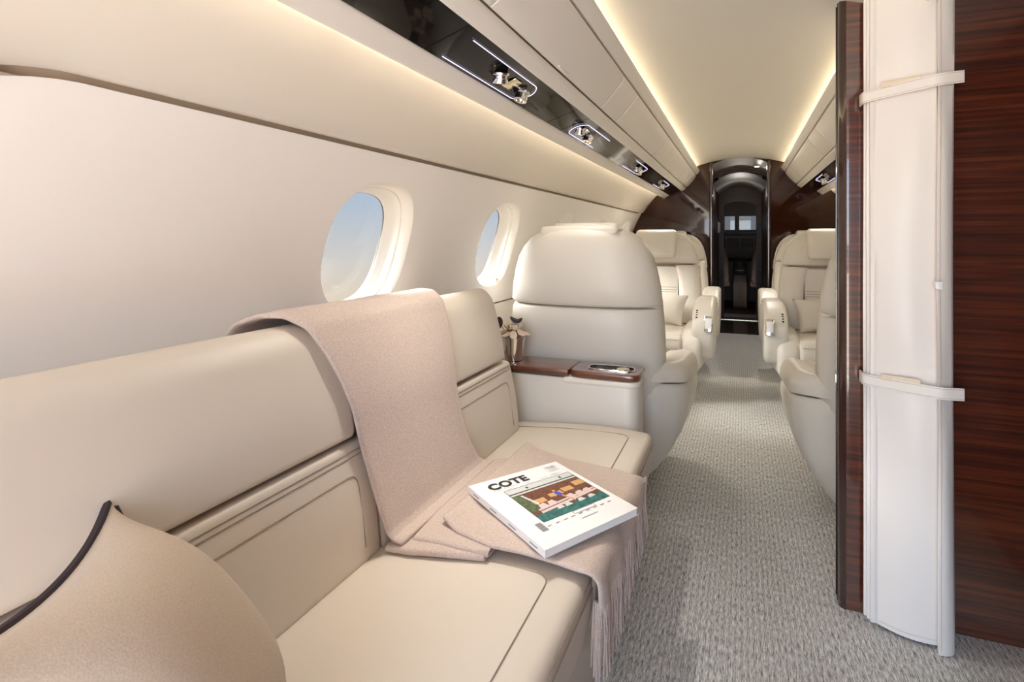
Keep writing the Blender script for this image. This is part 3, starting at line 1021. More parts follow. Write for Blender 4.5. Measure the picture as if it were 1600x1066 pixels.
# ------------------------------------------------------------------ sofa
root = thing('sofa', 'long cream leather side-facing sofa along the left wall', 'sofa', (-0.52, 0.62, 0.0))
SOFA = root
YS = [-0.72, 0.16, 1.04, 1.97]
base = rpoly([(-0.78, 0.0), (-0.322, 0.0), (-0.300, 0.13), (-0.282, 0.275), (-0.80, 0.275)], [0, 0.01, 0.05, 0.01, 0.01])
b = MB(); b.soft(base, 'Y', -0.74, 1.965, 0.01, 2); b.build('base', 'sofa', root)
for y0, y1 in zip(YS, YS[1:]):
    # seat cushion (the joint of the seats lies a little beyond that of the backs)
    yk0, yk1 = y0, y1
    y0 = 1.12 if y0 == 1.04 else y0
    y1 = 1.12 if y1 == 1.04 else y1
    pr = rpoly([(-0.765, 0.285), (-0.276, 0.285), (-0.262, 0.36), (-0.268, 0.424), (-0.40, 0.432), (-0.58, 0.424), (-0.775, 0.404)], [0.01, 0.01, 0.03, 0.026, 0.1, 0.1, 0.02], 5)
    b = MB(); b.soft(pr, 'Y', y0 + 0.002, y1 - 0.002, 0.014, 5)
    sc = b.build('seat_cushion', 'sofa', root, angle=45)
    # inset seam on the seat, piping along the front edge
    b = MB()
    def top(x):
        return interp([(-0.76, 0.4060), (-0.58, 0.4235), (-0.49, 0.4270), (-0.40, 0.4300), (-0.33, 0.4290), (-0.30, 0.4275)], x) + 0.0008
    xs = rpoly([(-0.74, y0 + 0.07), (-0.335, y0 + 0.07), (-0.335, y1 - 0.07), (-0.74, y1 - 0.07)], [0, 0.035, 0.035, 0], 6)
    pts = []
    for (xa, ya), (xb, yb) in zip(xs, xs[1:]):
        for k in range(8):
            pts.append((lerp(xa, xb, k / 8), lerp(ya, yb, k / 8)))
    pts.append(xs[-1])
    b.tube([(x, y, top(x)) for x, y in pts], 0.0011, 5)
    b.build('inset_seam', 'seam', sc)
    for (xx, zz) in ((-0.2665, 0.408), (-0.2625, 0.392)):
        b = MB(); b.tube([(xx, lerp(y0 + 0.016, y1 - 0.016, k / 10), zz) for k in range(11)], 0.0012, 5)
        b.build('edge_seam', 'seam', sc)
    # backrest, lower panel
    y0, y1 = yk0, yk1
    yb1 = y1 if y1 < 1.9 else 1.875
    pr = rpoly([(-0.722, 0.400), (-0.735, 0.53), (-0.764, 0.655), (-0.86, 0.655), (-0.84, 0.400)], [0.02, 0.15, 0.012, 0.01, 0.01], 5)
    b = MB(); b.soft(pr, 'Y', y0 + 0.002, yb1 - 0.002, 0.014, 5)
    lb = b.build('backrest_lower', 'sofa', root, angle=45)
    def fx(z):
        return interp([(0.40, -0.7225), (0.45, -0.7262), (0.53, -0.7375), (0.60, -0.7512), (0.655, -0.7642)], z) + 0.0014
    b = MB()
    zz = rpoly([(y0 + 0.06, 0.44), (y0 + 0.06, 0.595), (yb1 - 0.06, 0.595), (yb1 - 0.06, 0.44)], [0, 0.03, 0.03, 0], 6)
    b.tube([(fx(z), y, z) for y, z in zz], 0.0011, 5)
    b.build('inset_seam', 'seam', lb)
    for z in (0.640, 0.630):
        b = MB(); b.tube([(fx(z), lerp(y0 + 0.02, yb1 - 0.02, k / 6), z) for k in range(7)], 0.0011, 5)
        b.build('edge_seam', 'seam', lb)
    # backrest, upper roll
    pr = rpoly([(-0.762, 0.666), (-0.772, 0.74), (-0.812, 0.885), (-0.850, 0.922), (-0.925, 0.905), (-0.945, 0.80), (-0.90, 0.664)], [0.014, 0.1, 0.06, 0.05, 0.06, 0.06, 0.01], 6)
    b = MB(); b.soft(pr, 'Y', y0 + 0.002, yb1 - 0.035, 0.022, 6)
    b.build('backrest_upper', 'sofa', root, angle=45)
# wall-side filler ledge behind the backrest
b = MB(); b.soft([(-0.90, 0.30), (-0.90, 0.78), (-1.0, 0.78), (-0.97, 0.30)], 'Y', -0.74, 1.95, 0.004, 1); b.build('rear_ledge', 'sofa', root)

# ------------------------------------------------------------------ side console at the sofa end
root = thing('console', 'cream side console with glossy wood top at the end of the sofa', 'console', (-0.6, 2.09, 0.0))
CO = rpoly([(-0.97, 2.0), (-0.325, 2.0), (-0.325, 2.165), (-0.97, 2.165)], [0.005, 0.055, 0.055, 0.005], 8)
b = MB(); b.soft(CO, 'Z', 0.0, 0.578, 0.004, 2); b.build('body', 'leather', root)
b = MB(); b.soft(rpoly([(-0.60, 1.996), (-0.322, 1.996), (-0.322, 2.168), (-0.60, 2.168)], [0.005, 0.055, 0.055, 0.005], 8), 'Z', 0.560, 0.583, 0.006, 3); b.build('tray', 'reveal', root)
for x0, x1, last in ((-0.97, -0.806, 0), (-0.803, -0.582, 0), (-0.579, -0.318, 1)):
    b = MB()
    if not last:
        b.soft(rpoly([(x0, 1.992), (x1, 1.992), (x1, 2.172), (x0, 2.172)], 0.002, 2), 'Z', 0.585, 0.609, 0.005, 3)
        b.build('wood_top', 'woodtop', root)
    else:
        # ring shaped segment with an oval well
        n = 48
        outer = sell(n, 0.1305, 0.090, 6.0, (-0.4485, 2.082))
        outer2 = []
        for (x, y) in outer:
            outer2.append((x, y))
        inner = sell(n, 0.088, 0.042, 3.4, (-0.436, 2.082))
        rows = []
        for pr, z, s in ((inner, 0.590, 1), (inner, 0.608, 1), (outer, 0.609, 0.97), (outer, 0.606, 0.992), (outer, 0.600, 1.0), (outer, 0.590, 1.0), (outer, 0.585, 0.98)):
            cx = -0.4485
            rows.append([((cx + (x - cx) * s) if s != 1 else x, (2.082 + (y - 2.082) * s), z) for x, y in pr])
        b.grid(rows, close_v=True, close_u=True)
        b.build('wood_top', 'woodtop', root)
        b = MB()
        ring = sell(40, 0.086, 0.040, 3.4, (-0.436, 2.082))
        b.tube([(x, y, 0.6095) for x, y in ring], 0.0028, 6, closed=True)
        h = b.build('cup_holder', 'chrome', root)
        b = MB()
        b.loft([[(-0.436 + (x + 0.436) * s, 2.082 + (y - 2.082) * s, z) for x, y in ring] for s, z in ((1.0, 0.606), (0.97, 0.600), (0.95, 0.594))], cap=True)
        b.build('well', 'blackgap', h)
        b = MB()
        b.lathe([(0.026, 0.596), (0.027, 0.606), (0.024, 0.612), (0.012, 0.615)], (-0.392, 2.078, 0), 10)
        b.build('crystal_knob', 'gold', h)

# silver cup with dried flowers
CU = (-0.832, 2.075, 0.609)
root = thing('silver_cup', 'tapered silver cup holding flowers on the console by the wall', 'cup', CU)
b = MB(); b.lathe([(0.031, 0.0), (0.034, 0.002), (0.038, 0.03), (0.047, 0.092), (0.049, 0.096), (0.047, 0.096), (0.044, 0.090), (0.032, 0.01)], CU, 36); b.build('bowl', 'silver', root)
b = MB(); b.lathe([(0.034, -0.0005), (0.034, 0.003), (0.031, 0.004)], CU, 36); b.build('foot_ring', 'blackgap', root)
root = thing('flower_bunch', 'cream and dark dried flowers standing in the silver cup', 'flowers', (CU[0], CU[1], CU[2] + 0.08))
def petal(c, ax, ay, az, tilt, yaw, mat, nm='petal'):
    b = MB()
    rot = Matrix.Rotation(yaw, 4, 'Z') @ Matrix.Rotation(tilt, 4, 'Y')
    t = bmesh.new()
    bmesh.ops.create_uvsphere(t, u_segments=14, v_segments=8, radius=1.0)
    bmesh.ops.scale(t, vec=(ax, ay, az), verts=t.verts)
    for v in t.verts:
        v.co.z += 0.25 * (v.co.x ** 2 + v.co.y ** 2) / max(ax, ay)
    bmesh.ops.transform(t, matrix=Matrix.Translation(c) @ rot, verts=t.verts)
    b.join(t)
    b.build(nm, mat, root)
cx, cy, cz = CU[0], CU[1], CU[2] + 0.108
fr = random.Random(4)
for k in range(9):          # outer ring of drooping petals over the rim
    a = 2 * math.pi * k / 9 + 0.2
    petal((cx + 0.046 * math.cos(a), cy + 0.046 * math.sin(a), cz + fr.uniform(-0.006, 0.006)), 0.024, 0.015, 0.005, fr.uniform(0.25, 0.6), a, ('petal', 'petal', 'petal2')[k % 3])
for k in range(7):          # inner ring standing up
    a = 2 * math.pi * k / 7
    petal((cx + 0.026 * math.cos(a), cy + 0.026 * math.sin(a), cz + 0.020 + fr.uniform(-0.004, 0.006)), 0.020, 0.013, 0.004, fr.uniform(-0.9, -0.3), a, ('petal', 'petal2', 'gold')[k % 3])
petal((cx, cy, cz + 0.024), 0.022, 0.020, 0.014, 0.0, 0.0, 'petal')
for (dx, dy, dz, ax, ay, tl, yw) in ((-0.062, 0.0, 0.036, 0.026, 0.024, 1.3, -2.0), (0.004, 0.0, 0.052, 0.022, 0.018, 0.4, 0.5), (0.022, -0.004, 0.050, 0.020, 0.016, -0.4, 0.3)):
    petal((cx + dx, cy + dy, cz + dz), ax, ay, 0.008, tl, yw, 'leafdark', 'dark_petal')
b = MB()
for (dx, dy, dz) in ((-0.055, 0.0, 0.03), (0.01, 0.0, 0.04), (0.03, -0.02, 0.0), (-0.03, -0.01, 0.0)):
    b.tube([(cx, cy, cz - 0.07), (cx + dx * 0.4, cy + dy * 0.4, cz - 0.02), (cx + dx, cy + dy, cz + dz)], 0.002, 5)
b.build('stem', 'petal2', root)

# ------------------------------------------------------------------ cabin seats
def make_seat(low_arms, label):
    """armchair facing -Y, centred on x = 0, origin on the floor"""
    root = thing('cabin_seat', label, 'seat', group='cabin armchairs')
    def part(b, name, mat='leather', parent=root, **k):
        return b.build(name, mat, parent, world=False, **k)
    # pedestal and skirt
    b = MB(); b.box((0, 0.03, 0.06), (0.44, 0.46, 0.12), 0.02, 2); part(b, 'pedestal', 'seam')
    b = MB()
    rings = []
    for z, hx, ya, yb in ((0.03, 0.25, -0.20, 0.28), (0.08, 0.275, -0.23, 0.30), (0.16, 0.33, -0.28, 0.32), (0.25, 0.385, -0.325, 0.335), (0.33, 0.415, -0.35, 0.34), (0.39, 0.425, -0.355, 0.34), (0.43, 0.42, -0.35, 0.335), (0.445, 0.405, -0.335, 0.32)):
        rings.append([(x, y, z) for x, y in sell(56, hx, (yb - ya) / 2, 4.2, (0, (ya + yb) / 2))])
    if low_arms:
        PL = rpoly([(-0.30, 0.365), (0.30, 0.365), (0.42, 0.22), (0.432, -0.27), (0.36, -0.385), (-0.36, -0.385), (-0.432, -0.27), (-0.42, 0.22)], [0.06, 0.06, 0.16, 0.10, 0.06, 0.06, 0.10, 0.16], 7)
        seamz = lambda y: interp([(-0.385, 0.385), (-0.34, 0.425), (-0.25, 0.450), (-0.05, 0.462), (0.20, 0.490), (0.37, 0.520)], y)
        rings = []
        for t, ix, iy in ((0.0, 0.20, 0.16), (0.04, 0.185, 0.145), (0.15, 0.14, 0.11), (0.32, 0.085, 0.07), (0.52, 0.040, 0.035), (0.72, 0.012, 0.012), (0.88, 0.002, 0.002), (0.97, 0.004, 0.004), (1.0, 0.014, 0.014)):
            rings.append([(x * (1 - ix / 0.43), y * (1 - iy / 0.38), lerp(0.02, seamz(y) - 0.004, t)) for x, y in PL])
        b.bm.clear()
        b.loft(rings); part(b, 'side_shell', angle=50)
    else:
        b.loft(rings); part(b, 'side_shell', angle=50)
    # seat cushion with rolled front
    b = MB()
    pr = rpoly([(-0.375, 0.30), (-0.385, 0.40), (-0.34, 0.462), (-0.10, 0.470), (0.24, 0.452), (0.24, 0.30)], [0.02, 0.05, 0.06, 0.1, 0.02, 0.01], 5)
    b.soft(pr, 'X', -0.245, 0.245, 0.03, 5); sc = part(b, 'seat_cushion', angle=50)
    b = MB(); b.tube([(x, -0.386 + 0.0, z) for x, z in rpoly([(-0.21, 0.32), (-0.15, 0.375), (0.15, 0.375), (0.21, 0.32)], [0, 0.05, 0.05, 0], 5)], 0.0014, 5); part(b, 'inset_seam', 'seam', sc)
    b = MB(); b.tube([(lerp(-0.235, 0.235, k / 6), -0.374, 0.425) for k in range(7)], 0.0014, 5); part(b, 'front_seam', 'seam', sc)
    # arms
    for s in (-1, 1):
        b = MB()
        if low_arms:
            pr = rpoly([(0.34, 0.468), (0.34, 0.500), (0.10, 0.545), (-0.14, 0.556), (-0.335, 0.548), (-0.385, 0.505), (-0.38, 0.40), (-0.33, 0.445)], [0.01, 0.03, 0.1, 0.1, 0.06, 0.05, 0.03, 0.03], 5)
            x0, x1 = (0.262, 0.432)
        else:
            pr = rpoly([(0.30, 0.44), (0.30, 0.665), (-0.06, 0.668), (-0.21, 0.632), (-0.305, 0.575), (-0.345, 0.50), (-0.33, 0.38), (-0.26, 0.29), (-0.05, 0.27)], [0.02, 0.04, 0.1, 0.06, 0.05, 0.06, 0.06, 0.06, 0.1], 5)
            x0, x1 = (0.305, 0.445)
        if low_arms:
            half = rpoly([(0.250, 0.365), (0.30, 0.365), (0.42, 0.22), (0.432, -0.27), (0.36, -0.385), (0.250, -0.385)], [0.02, 0.06, 0.16, 0.10, 0.06, 0.02], 7)
            topz_ = lambda y: interp([(-0.385, 0.520), (-0.33, 0.545), (-0.20, 0.556), (0.0, 0.568), (0.20, 0.582), (0.37, 0.590)], y)
            rings = []
            for t, ins in ((0.0, 0.012), (0.03, 0.003), (0.10, 0.0), (0.45, 0.002), (0.70, 0.010), (0.86, 0.022), (0.95, 0.038), (1.0, 0.062)):
                cx_, cy_ = 0.345, -0.01
                rings.append([(s * (cx_ + (x - cx_) * (1 - ins / 0.09)), cy_ + (y - cy_) * (1 - ins / 0.37), lerp(seamz(y) + 0.003, topz_(y), t)) for x, y in half])
            b.loft(rings)
        else:
            b.soft(pr, 'X', min(s * x0, s * x1), max(s * x0, s * x1), 0.034, 5)
        arm = part(b, 'armrest', angle=50)
        if not low_arms:
            # rounded thigh side in front of the arm
            b = MB()
            pr2 = rpoly([(-0.365, 0.22), (-0.375, 0.40), (-0.30, 0.485), (0.10, 0.50), (0.10, 0.22)], [0.05, 0.10, 0.10, 0.02, 0.02], 6)
            b.soft(pr2, 'X', min(s * 0.235, s * 0.37), max(s * 0.235, s * 0.37), 0.045, 5); part(b, 'side_bolster', angle=50)
            rt = Matrix.Rotation(R(-18), 4, 'X')
            b = MB(); b.box((s * 0.412, -0.338, 0.535), (0.056, 0.016, 0.105), 0.005, 2, rt); pl = part(b, 'metal_plate', 'chrome', arm)
            b = MB(); b.box((s * 0.412, -0.347, 0.540), (0.040, 0.006, 0.070), 0.003, 2, rt); part(b, 'plate_insert', 'whiteplate', arm)
            for q in range(4):
                b = MB(); b.box((s * 0.335, -0.300 + q * 0.018, 0.571 + q * 0.013), (0.012, 0.012, 0.010), 0.002, 1); part(b, 'button', 'blackgap', arm)
    # backrest shells
    def shell(tab, name):
        b = MB()
        rings = []
        for z, hw, yc, d in tab:
            # the rear bows out, the front stays flat behind the upholstery
            rings.append([(1.01 * x, (yc + d - 0.165 + y * 0.165 / d) if y > 0 else (yc + d - 0.165 + y * 0.15), z) for x, y in sell(64, hw, d, 2.6)])
        b.loft(rings)
        return part(b, name, angle=45)
    shell([(0.395, 0.235, 0.30, 0.060), (0.405, 0.270, 0.30, 0.085), (0.43, 0.300, 0.302, 0.105), (0.48, 0.321, 0.305, 0.118), (0.56, 0.331, 0.308, 0.122), (0.66, 0.333, 0.312, 0.122), (0.74, 0.329, 0.316, 0.120), (0.80, 0.322, 0.320, 0.117), (0.812, 0.317, 0.320, 0.112), (0.816, 0.305, 0.32, 0.10)], 'backrest_lower_shell')
    shell([(0.820, 0.305, 0.320, 0.10), (0.824, 0.318, 0.320, 0.113), (0.836, 0.324, 0.321, 0.119), (0.90, 0.318, 0.326, 0.117), (0.97, 0.304, 0.333, 0.112), (1.02, 0.289, 0.338, 0.106), (1.065, 0.266, 0.343, 0.097), (1.10, 0.236, 0.347, 0.086), (1.124, 0.198, 0.350, 0.070), (1.136, 0.150, 0.352, 0.050), (1.140, 0.09, 0.352, 0.03)], 'backrest_upper_shell')
    # front upholstery
    b = MB()
    pr = [(0.150, 0.46), (0.172, 0.62), (0.196, 0.76), (0.206, 0.885), (0.30, 0.885), (0.30, 0.46)]
    b.soft(rpoly(pr, [0.02, 0.1, 0.1, 0.012, 0.01, 0.01], 5), 'X', -0.168, 0.168, 0.014, 4); cp = part(b, 'back_cushion', angle=50)
    for z in (0.725, 0.706, 0.690):
        b = MB(); b.tube([(lerp(-0.158, 0.158, k / 4), interp([(0.46, 0.150), (0.62, 0.1755), (0.76, 0.1955), (0.885, 0.206)], z) - 0.001, z) for k in range(5)], 0.0017, 5); part(b, 'stitch_line', 'seam', cp)
    for s in (-1, 1):
        b = MB()
        rings = []
        for z, xi, xo, yf in ((0.45, 0.172, 0.318, 0.15), (0.47, 0.172, 0.328, 0.12), (0.56, 0.172, 0.332, 0.125), (0.70, 0.172, 0.330, 0.150), (0.78, 0.166, 0.326, 0.166), (0.84, 0.150, 0.322, 0.180), (0.885, 0.135, 0.316, 0.192), (0.895, 0.140, 0.308, 0.205)):
            c = (xi + xo) / 2
            rings.append([(s * x, y, z) for x, y in sell(28, (xo - xi) / 2, (0.33 - yf) / 2, 3.4, (c, (0.33 + yf) / 2))])
        b.loft(rings); part(b, 'back_bolster', angle=50)
    b = MB()
    rings = []
    for z, hw, yf in ((0.903, 0.298, 0.225), (0.906, 0.308, 0.207), (0.92, 0.312, 0.198), (0.97, 0.300, 0.196), (1.02, 0.285, 0.206), (1.065, 0.262, 0.224), (1.10, 0.232, 0.250), (1.122, 0.192, 0.280), (1.132, 0.14, 0.31)):
        rings.append([(x, y, z) for x, y in sell(48, hw, (0.37 - yf) / 2, 3.0, (0, (0.37 + yf) / 2))])
    b.loft(rings)
    part(b, 'shoulder_panel', angle=50)
    b = MB(); b.tube([(lerp(-0.29, 0.29, k / 16), 0.196 + 0.10 * abs(lerp(-1, 1, k / 16)) ** 5, 0.8985) for k in range(17)], 0.0035, 6); part(b, 'shoulder_seam', 'seam')
    b = MB(); b.soft(rpoly([(0.132, 0.955), (0.152, 1.08), (0.195, 1.164), (0.285, 1.166), (0.30, 1.09), (0.22, 0.945)], [0.03, 0.1, 0.035, 0.03, 0.05, 0.02], 6), 'X', -0.150, 0.150, 0.028, 5)
    part(b, 'headrest', angle=50)
    if low_arms:
        b = MB(); b.soft(rpoly([(0.27, 1.115), (0.27, 1.156), (0.395, 1.150), (0.405, 1.115)], [0.01, 0.02, 0.02, 0.01], 4), 'X', -0.165, 0.165, 0.02, 4); part(b, 'headrest_carrier', angle=50)
    return root

seat_b = make_seat(False, 'cream leather armchair facing the camera with a pillow, left of the aisle')
seat_b.location = (-0.595, 4.20, 0)
copy_tree(seat_b, None, (0.595, 4.20, 0), 0, 'cream leather armchair facing the camera with a pillow, right of the aisle')
copy_tree(seat_b, None, (-0.595, 5.06, 0), 0, 'farthest cream armchair left of the aisle, against the dark bulkhead')
copy_tree(seat_b, None, (0.595, 5.06, 0), 0, 'farthest cream armchair right of the aisle, against the dark bulkhead')
seat_a = make_seat(True, 'cream leather armchair seen from behind, next to the sofa console')
seat_a.location = (-0.610, 2.63, 0)
seat_a.rotation_euler = (0, 0, math.pi)
copy_tree(seat_a, None, (0.610, 2.63, 0), math.pi, 'cream leather armchair seen from behind, partly hidden by the wood divider')

# pillows
def pillow_mesh(b, sx, sy, t, n=22, dog=0.10, pw=0.55):
    def P(u, v, s):
        e = (1 - abs(u) ** 2.6) * (1 - abs(v) ** 2.6)
        h = t * max(0.0, e) ** pw
        x = sx * u * (1 - dog * (1 - v * v) * abs(u) ** 2)
        y = sy * v * (1 - dog * (1 - u * u) * abs(v) ** 2)
        return (x, y, s * h)
    for s in (1, -1):
        b.grid([[P(lerp(-1, 1, i / n), lerp(-1, 1, j / n), s) for j in range(n + 1)] for i in range(n + 1)])
    return P

def place(o, mtx):
    o.matrix_world = mtx

b = MB(); pillow_mesh(b, 0.165, 0.118, 0.06)
pm = b.build('lumbar_pillow', 'leather', world=False, angle=180)
tag(pm, 'small cream pillow leaning on the armchair left of the aisle', 'pillow', 'seat pillows')
pm.location = (-0.515, 4.24, 0.585)
pm.rotation_euler = (R(68), R(4), R(-14))
pm2 = pm.copy(); COL.objects.link(pm2)
pm2['label'] = 'small cream pillow leaning on the armchair right of the aisle'
pm2.location = (0.515, 4.24, 0.585)
pm2.rotation_euler = (R(68), R(-4), R(14))

# big wool pillow on the sofa
root = thing('throw_pillow', 'large beige wool pillow with dark piping leaning in the sofa corner', 'pillow', (-0.60, 0.24, 0.43))
PU = Vector((-0.5043, -0.2942, 0.8119))       # up the pillow
PV = Vector((-0.6087, 0.7880, -0.0926))
PNn = Vector((0.6125, 0.5409, 0.5764))
PC = Vector((-0.5679, 0.3987, 0.6024))
b = MB()
Pf = pillow_mesh(b, 1, 1, 1, 30, 0.188, 0.8)
SXp, SYp, STp = 0.1953, 0.1953, 0.1103
for v in b.bm.verts:
    c = v.co.copy()
    v.co = PC + PV * (c.x * SXp) + PU * (c.y * SYp) + PNn * (c.z * STp)
b.build('cover', 'wool', root, angle=180)
b = MB()
path = []
for k in range(120):
    t = k / 30
    sd = int(t); f = (t - sd) * 2 - 1
    u, v = [(f, 1), (1, -f), (-f, -1), (-1, f)][sd]
    c = Pf(u, v, 1)
    path.append(PC + PV * (c[0] * SXp * 1.005) + PU * (c[1] * SYp * 1.005))
b.tube(path, 0.0055, 6, closed=True)
b.build('piping', 'piping', root)

# ------------------------------------------------------------------ wool throw
root = thing('wool_throw', 'rose-beige wool throw with fringe draped over the sofa back and seat', 'throw', (-0.6, 1.25, 0.43))
def solid(b, name, th=0.008, lvl=1, label=None):
    o = b.build(name, 'throw', root, angle=180)
    m = o.modifiers.new('solid', 'SOLIDIFY'); m.thickness = th; m.offset = 0
    if lvl:
        s = o.modifiers.new('sub', 'SUBSURF'); s.levels = lvl; s.render_levels = lvl
    return o
def nz(x, y, z, s=6.0):
    return noise.noise(Vector((x * s, y * s, z * s)))
# hanging strip over the backrest: (x, z) path with near and far Y
strip = [(-0.960, 0.80, 0.80, 1.47), (-0.952, 0.87, 0.80, 1.47), (-0.928, 0.925, 0.81, 1.47), (-0.885, 0.943, 0.835, 1.47), (-0.845, 0.940, 0.865, 1.47), (-0.812, 0.915, 0.895, 1.465),
         (-0.790, 0.86, 0.925, 1.455), (-0.772, 0.80, 0.950, 1.445), (-0.756, 0.73, 0.972, 1.435), (-0.746, 0.66, 0.985, 1.43), (-0.730, 0.58, 1.0, 1.435), (-0.714, 0.51, 1.01, 1.455), (-0.700, 0.455, 1.02, 1.48), (-0.688, 0.440, 1.022, 1.50), (-0.66, 0.438, 1.02, 1.52)]
dense = []
for p, q in zip(strip, strip[1:]):
    for k in range(3):
        t = k / 3
        dense.append(tuple(lerp(a, c, t) for a, c in zip(p, q)))
dense.append(strip[-1])
b = MB()
b.grid([[(x + 0.003 * nz(x, lerp(ya, yb, j / 20), z, 5), lerp(ya, yb, j / 20) + 0.004 * nz(z, j * 0.1, x, 3), z + 0.002 * nz(x, j * 0.2, z, 5)) for j in range(21)] for (x, z, ya, yb) in dense])
solid(b, 'drape', 0.012)
# a second layer under the drape seen along its near edge
b = MB()
b.grid([[(x - 0.010 + 0.003 * nz(x, j, z, 4), lerp(ya + 0.012, yb - 0.012, j / 12), z - 0.005) for j in range(13)] for (x, z, ya, yb) in dense[:34]])
solid(b, 'under_layer', 0.006)
# crumpled folds lying on the seat
def sheet(name, near, far, zfun, n=26, m=22, th=0.007, roll=0.007):
    """near and far are lists of (x, y); the sheet spans between them"""
    def at(lst, t):
        f = t * (len(lst) - 1); i = min(int(f), len(lst) - 2); f -= i
        return tuple(lerp(a, c, f) for a, c in zip(lst[i], lst[i + 1]))
    b = MB()
    rows = []
    for i in range(n + 1):
        s = i / n
        pn, pf = at(near, s), at(far, s)
        row = []
        if roll:      # the near edge is turned under
            rr = roll
            z0 = zfun(s, 0.0, pn[0], pn[1])
            for q in range(4):
                row.append((pn[0], pn[1] + 0.07 * (1 - q / 4), z0 - 2 * rr))
            for q in range(1, 6):
                a = math.pi * q / 6
                row.append((pn[0], pn[1] - rr * math.sin(a), z0 - rr - rr * math.cos(a)))
        for j in range(m + 1):
            t = j / m
            x, y = lerp(pn[0], pf[0], t), lerp(pn[1], pf[1], t)
            row.append((x, y, zfun(s, t, x, y)))
        rows.append(row)
    b.grid(rows)
    return solid(b, name, th)
def seat_z(x):
    return interp([(-0.76, 0.406), (-0.58, 0.4245), (-0.40, 0.431), (-0.30, 0.428), (-0.262, 0.41)], x)
sheet('seat_fold', [(-0.705, 1.025), (-0.64, 1.022), (-0.56, 1.032), (-0.475, 1.048)], [(-0.69, 1.50), (-0.65, 1.545), (-0.55, 1.56), (-0.45, 1.52)],
      lambda s, t, x, y: seat_z(x) + 0.0135 + 0.001 * nz(x, y, 0), roll=0.005)
sheet('seat_fold', [(-0.655, 1.060), (-0.60, 1.056), (-0.53, 1.050), (-0.468, 1.052)], [(-0.69, 1.49), (-0.65, 1.53), (-0.57, 1.55), (-0.45, 1.50)],
      lambda s, t, x, y: seat_z(x) + 0.0215 + 0.0015 * nz(x, y, 2), roll=0.006)
# top sheet running to the front edge of the seat and hanging down
HEMX = -0.238
def topz(s, t, x, y):
    z = seat_z(min(x, -0.30)) + 0.027 - 0.011 * max(0.0, (s - 0.35) / 0.65) ** 1.0 + 0.010 * math.exp(-((s - 0.02) / 0.08) ** 2) - 0.004 * t
    return z + 0.0012 * nz(x, y, 5)
near = [(-0.620, 1.120), (-0.565, 1.085), (-0.475, 1.056), (-0.40, 1.060), (-0.33, 1.062), (-0.275, 1.060)]
far = [(-0.610, 1.640), (-0.54, 1.605), (-0.455, 1.565), (-0.38, 1.563), (-0.31, 1.568), (-0.262, 1.560)]
def at(lst, t):
    f = t * (len(lst) - 1); i = min(int(f), len(lst) - 2); f -= i
    return tuple(lerp(a, c, f) for a, c in zip(lst[i], lst[i + 1]))
b = MB()
rows = []
for i in range(31):
    s = i / 30
    pn, pf = at(near, s), at(far, s)
    rows.append([(lerp(pn[0], pf[0], j / 24), lerp(pn[1], pf[1], j / 24), topz(s, j / 24, lerp(pn[0], pf[0], j / 24), 0.0 + lerp(pn[1], pf[1], j / 24))) for j in range(25)])
def hang(t):
    return interp([(0.0, 0.060), (0.25, 0.055), (0.5, 0.035), (0.75, 0.010), (1.0, -0.012)], t)
last = rows[-1]
hem = []
for k in range(1, 13):
    u = k / 12
    row = []
    for j in range(25):
        t = j / 24
        x0, y0, z0 = last[j]
        hl = hang(t)
        d = u * (hl + 0.05)
        # roll over the edge: quarter turn of radius 0.035
        rr = 0.034
        a = min(d / rr, math.pi / 2)
        x = x0 + rr * math.sin(a)
        z = z0 - rr * (1 - math.cos(a)) - max(0.0, d - rr * math.pi / 2)
        fold = 0.006 * math.sin(t * 26) * u * (1 - 0.5 * t)
        row.append((x + fold - 0.004 * u, y0 + 0.03 * u * (1 - t) + 0.02 * u * t, z))
    rows.append(row)
hem = rows[-1]
b.grid(rows)
solid(b, 'top_sheet', 0.011)
# fringe
b = MB()
for k in range(115):
    t = (k + rnd.uniform(-0.3, 0.3)) / 114
    t = min(max(t, 0.0), 1.0)
    f = t * 24; i = min(int(f), 23); f -= i
    p = [lerp(a, c, f) for a, c in zip(hem[i], hem[i + 1])]
    ln = rnd.uniform(0.13, 0.165)
    dx, dy = rnd.uniform(-0.010, 0.008), rnd.uniform(-0.020, 0.020)
    pts = []
    for q in range(6):
        u = q / 5
        pts.append((p[0] + dx * u + 0.002 * math.sin(9 * u + k), p[1] + dy * u * u + 0.003 * math.sin(7 * u + 2 * k), p[2] + 0.012 - (ln + 0.012) * u))
    b.tube(pts, [0.0022, 0.0021, 0.0020, 0.0019, 0.0017, 0.0010], 4)
for k in range(16):      # strands round the near corner of the hem
    t = k / 15
    x = lerp(-0.258, hem[0][0], t)
    ln = rnd.uniform(0.12, 0.16)
    zt = hem[0][2] + 0.02
    y = hem[0][1] + rnd.uniform(-0.002, 0.006)
    dx, dy = rnd.uniform(-0.006, 0.006), rnd.uniform(-0.012, 0.012)
    b.tube([(x + dx * u, y + dy * u, zt - ln * u) for u in (0, 0.33, 0.66, 1.0)], [0.0010, 0.002, 0.0018, 0.001], 4)
b.build('fringe', 'throw', root, kind='stuff')

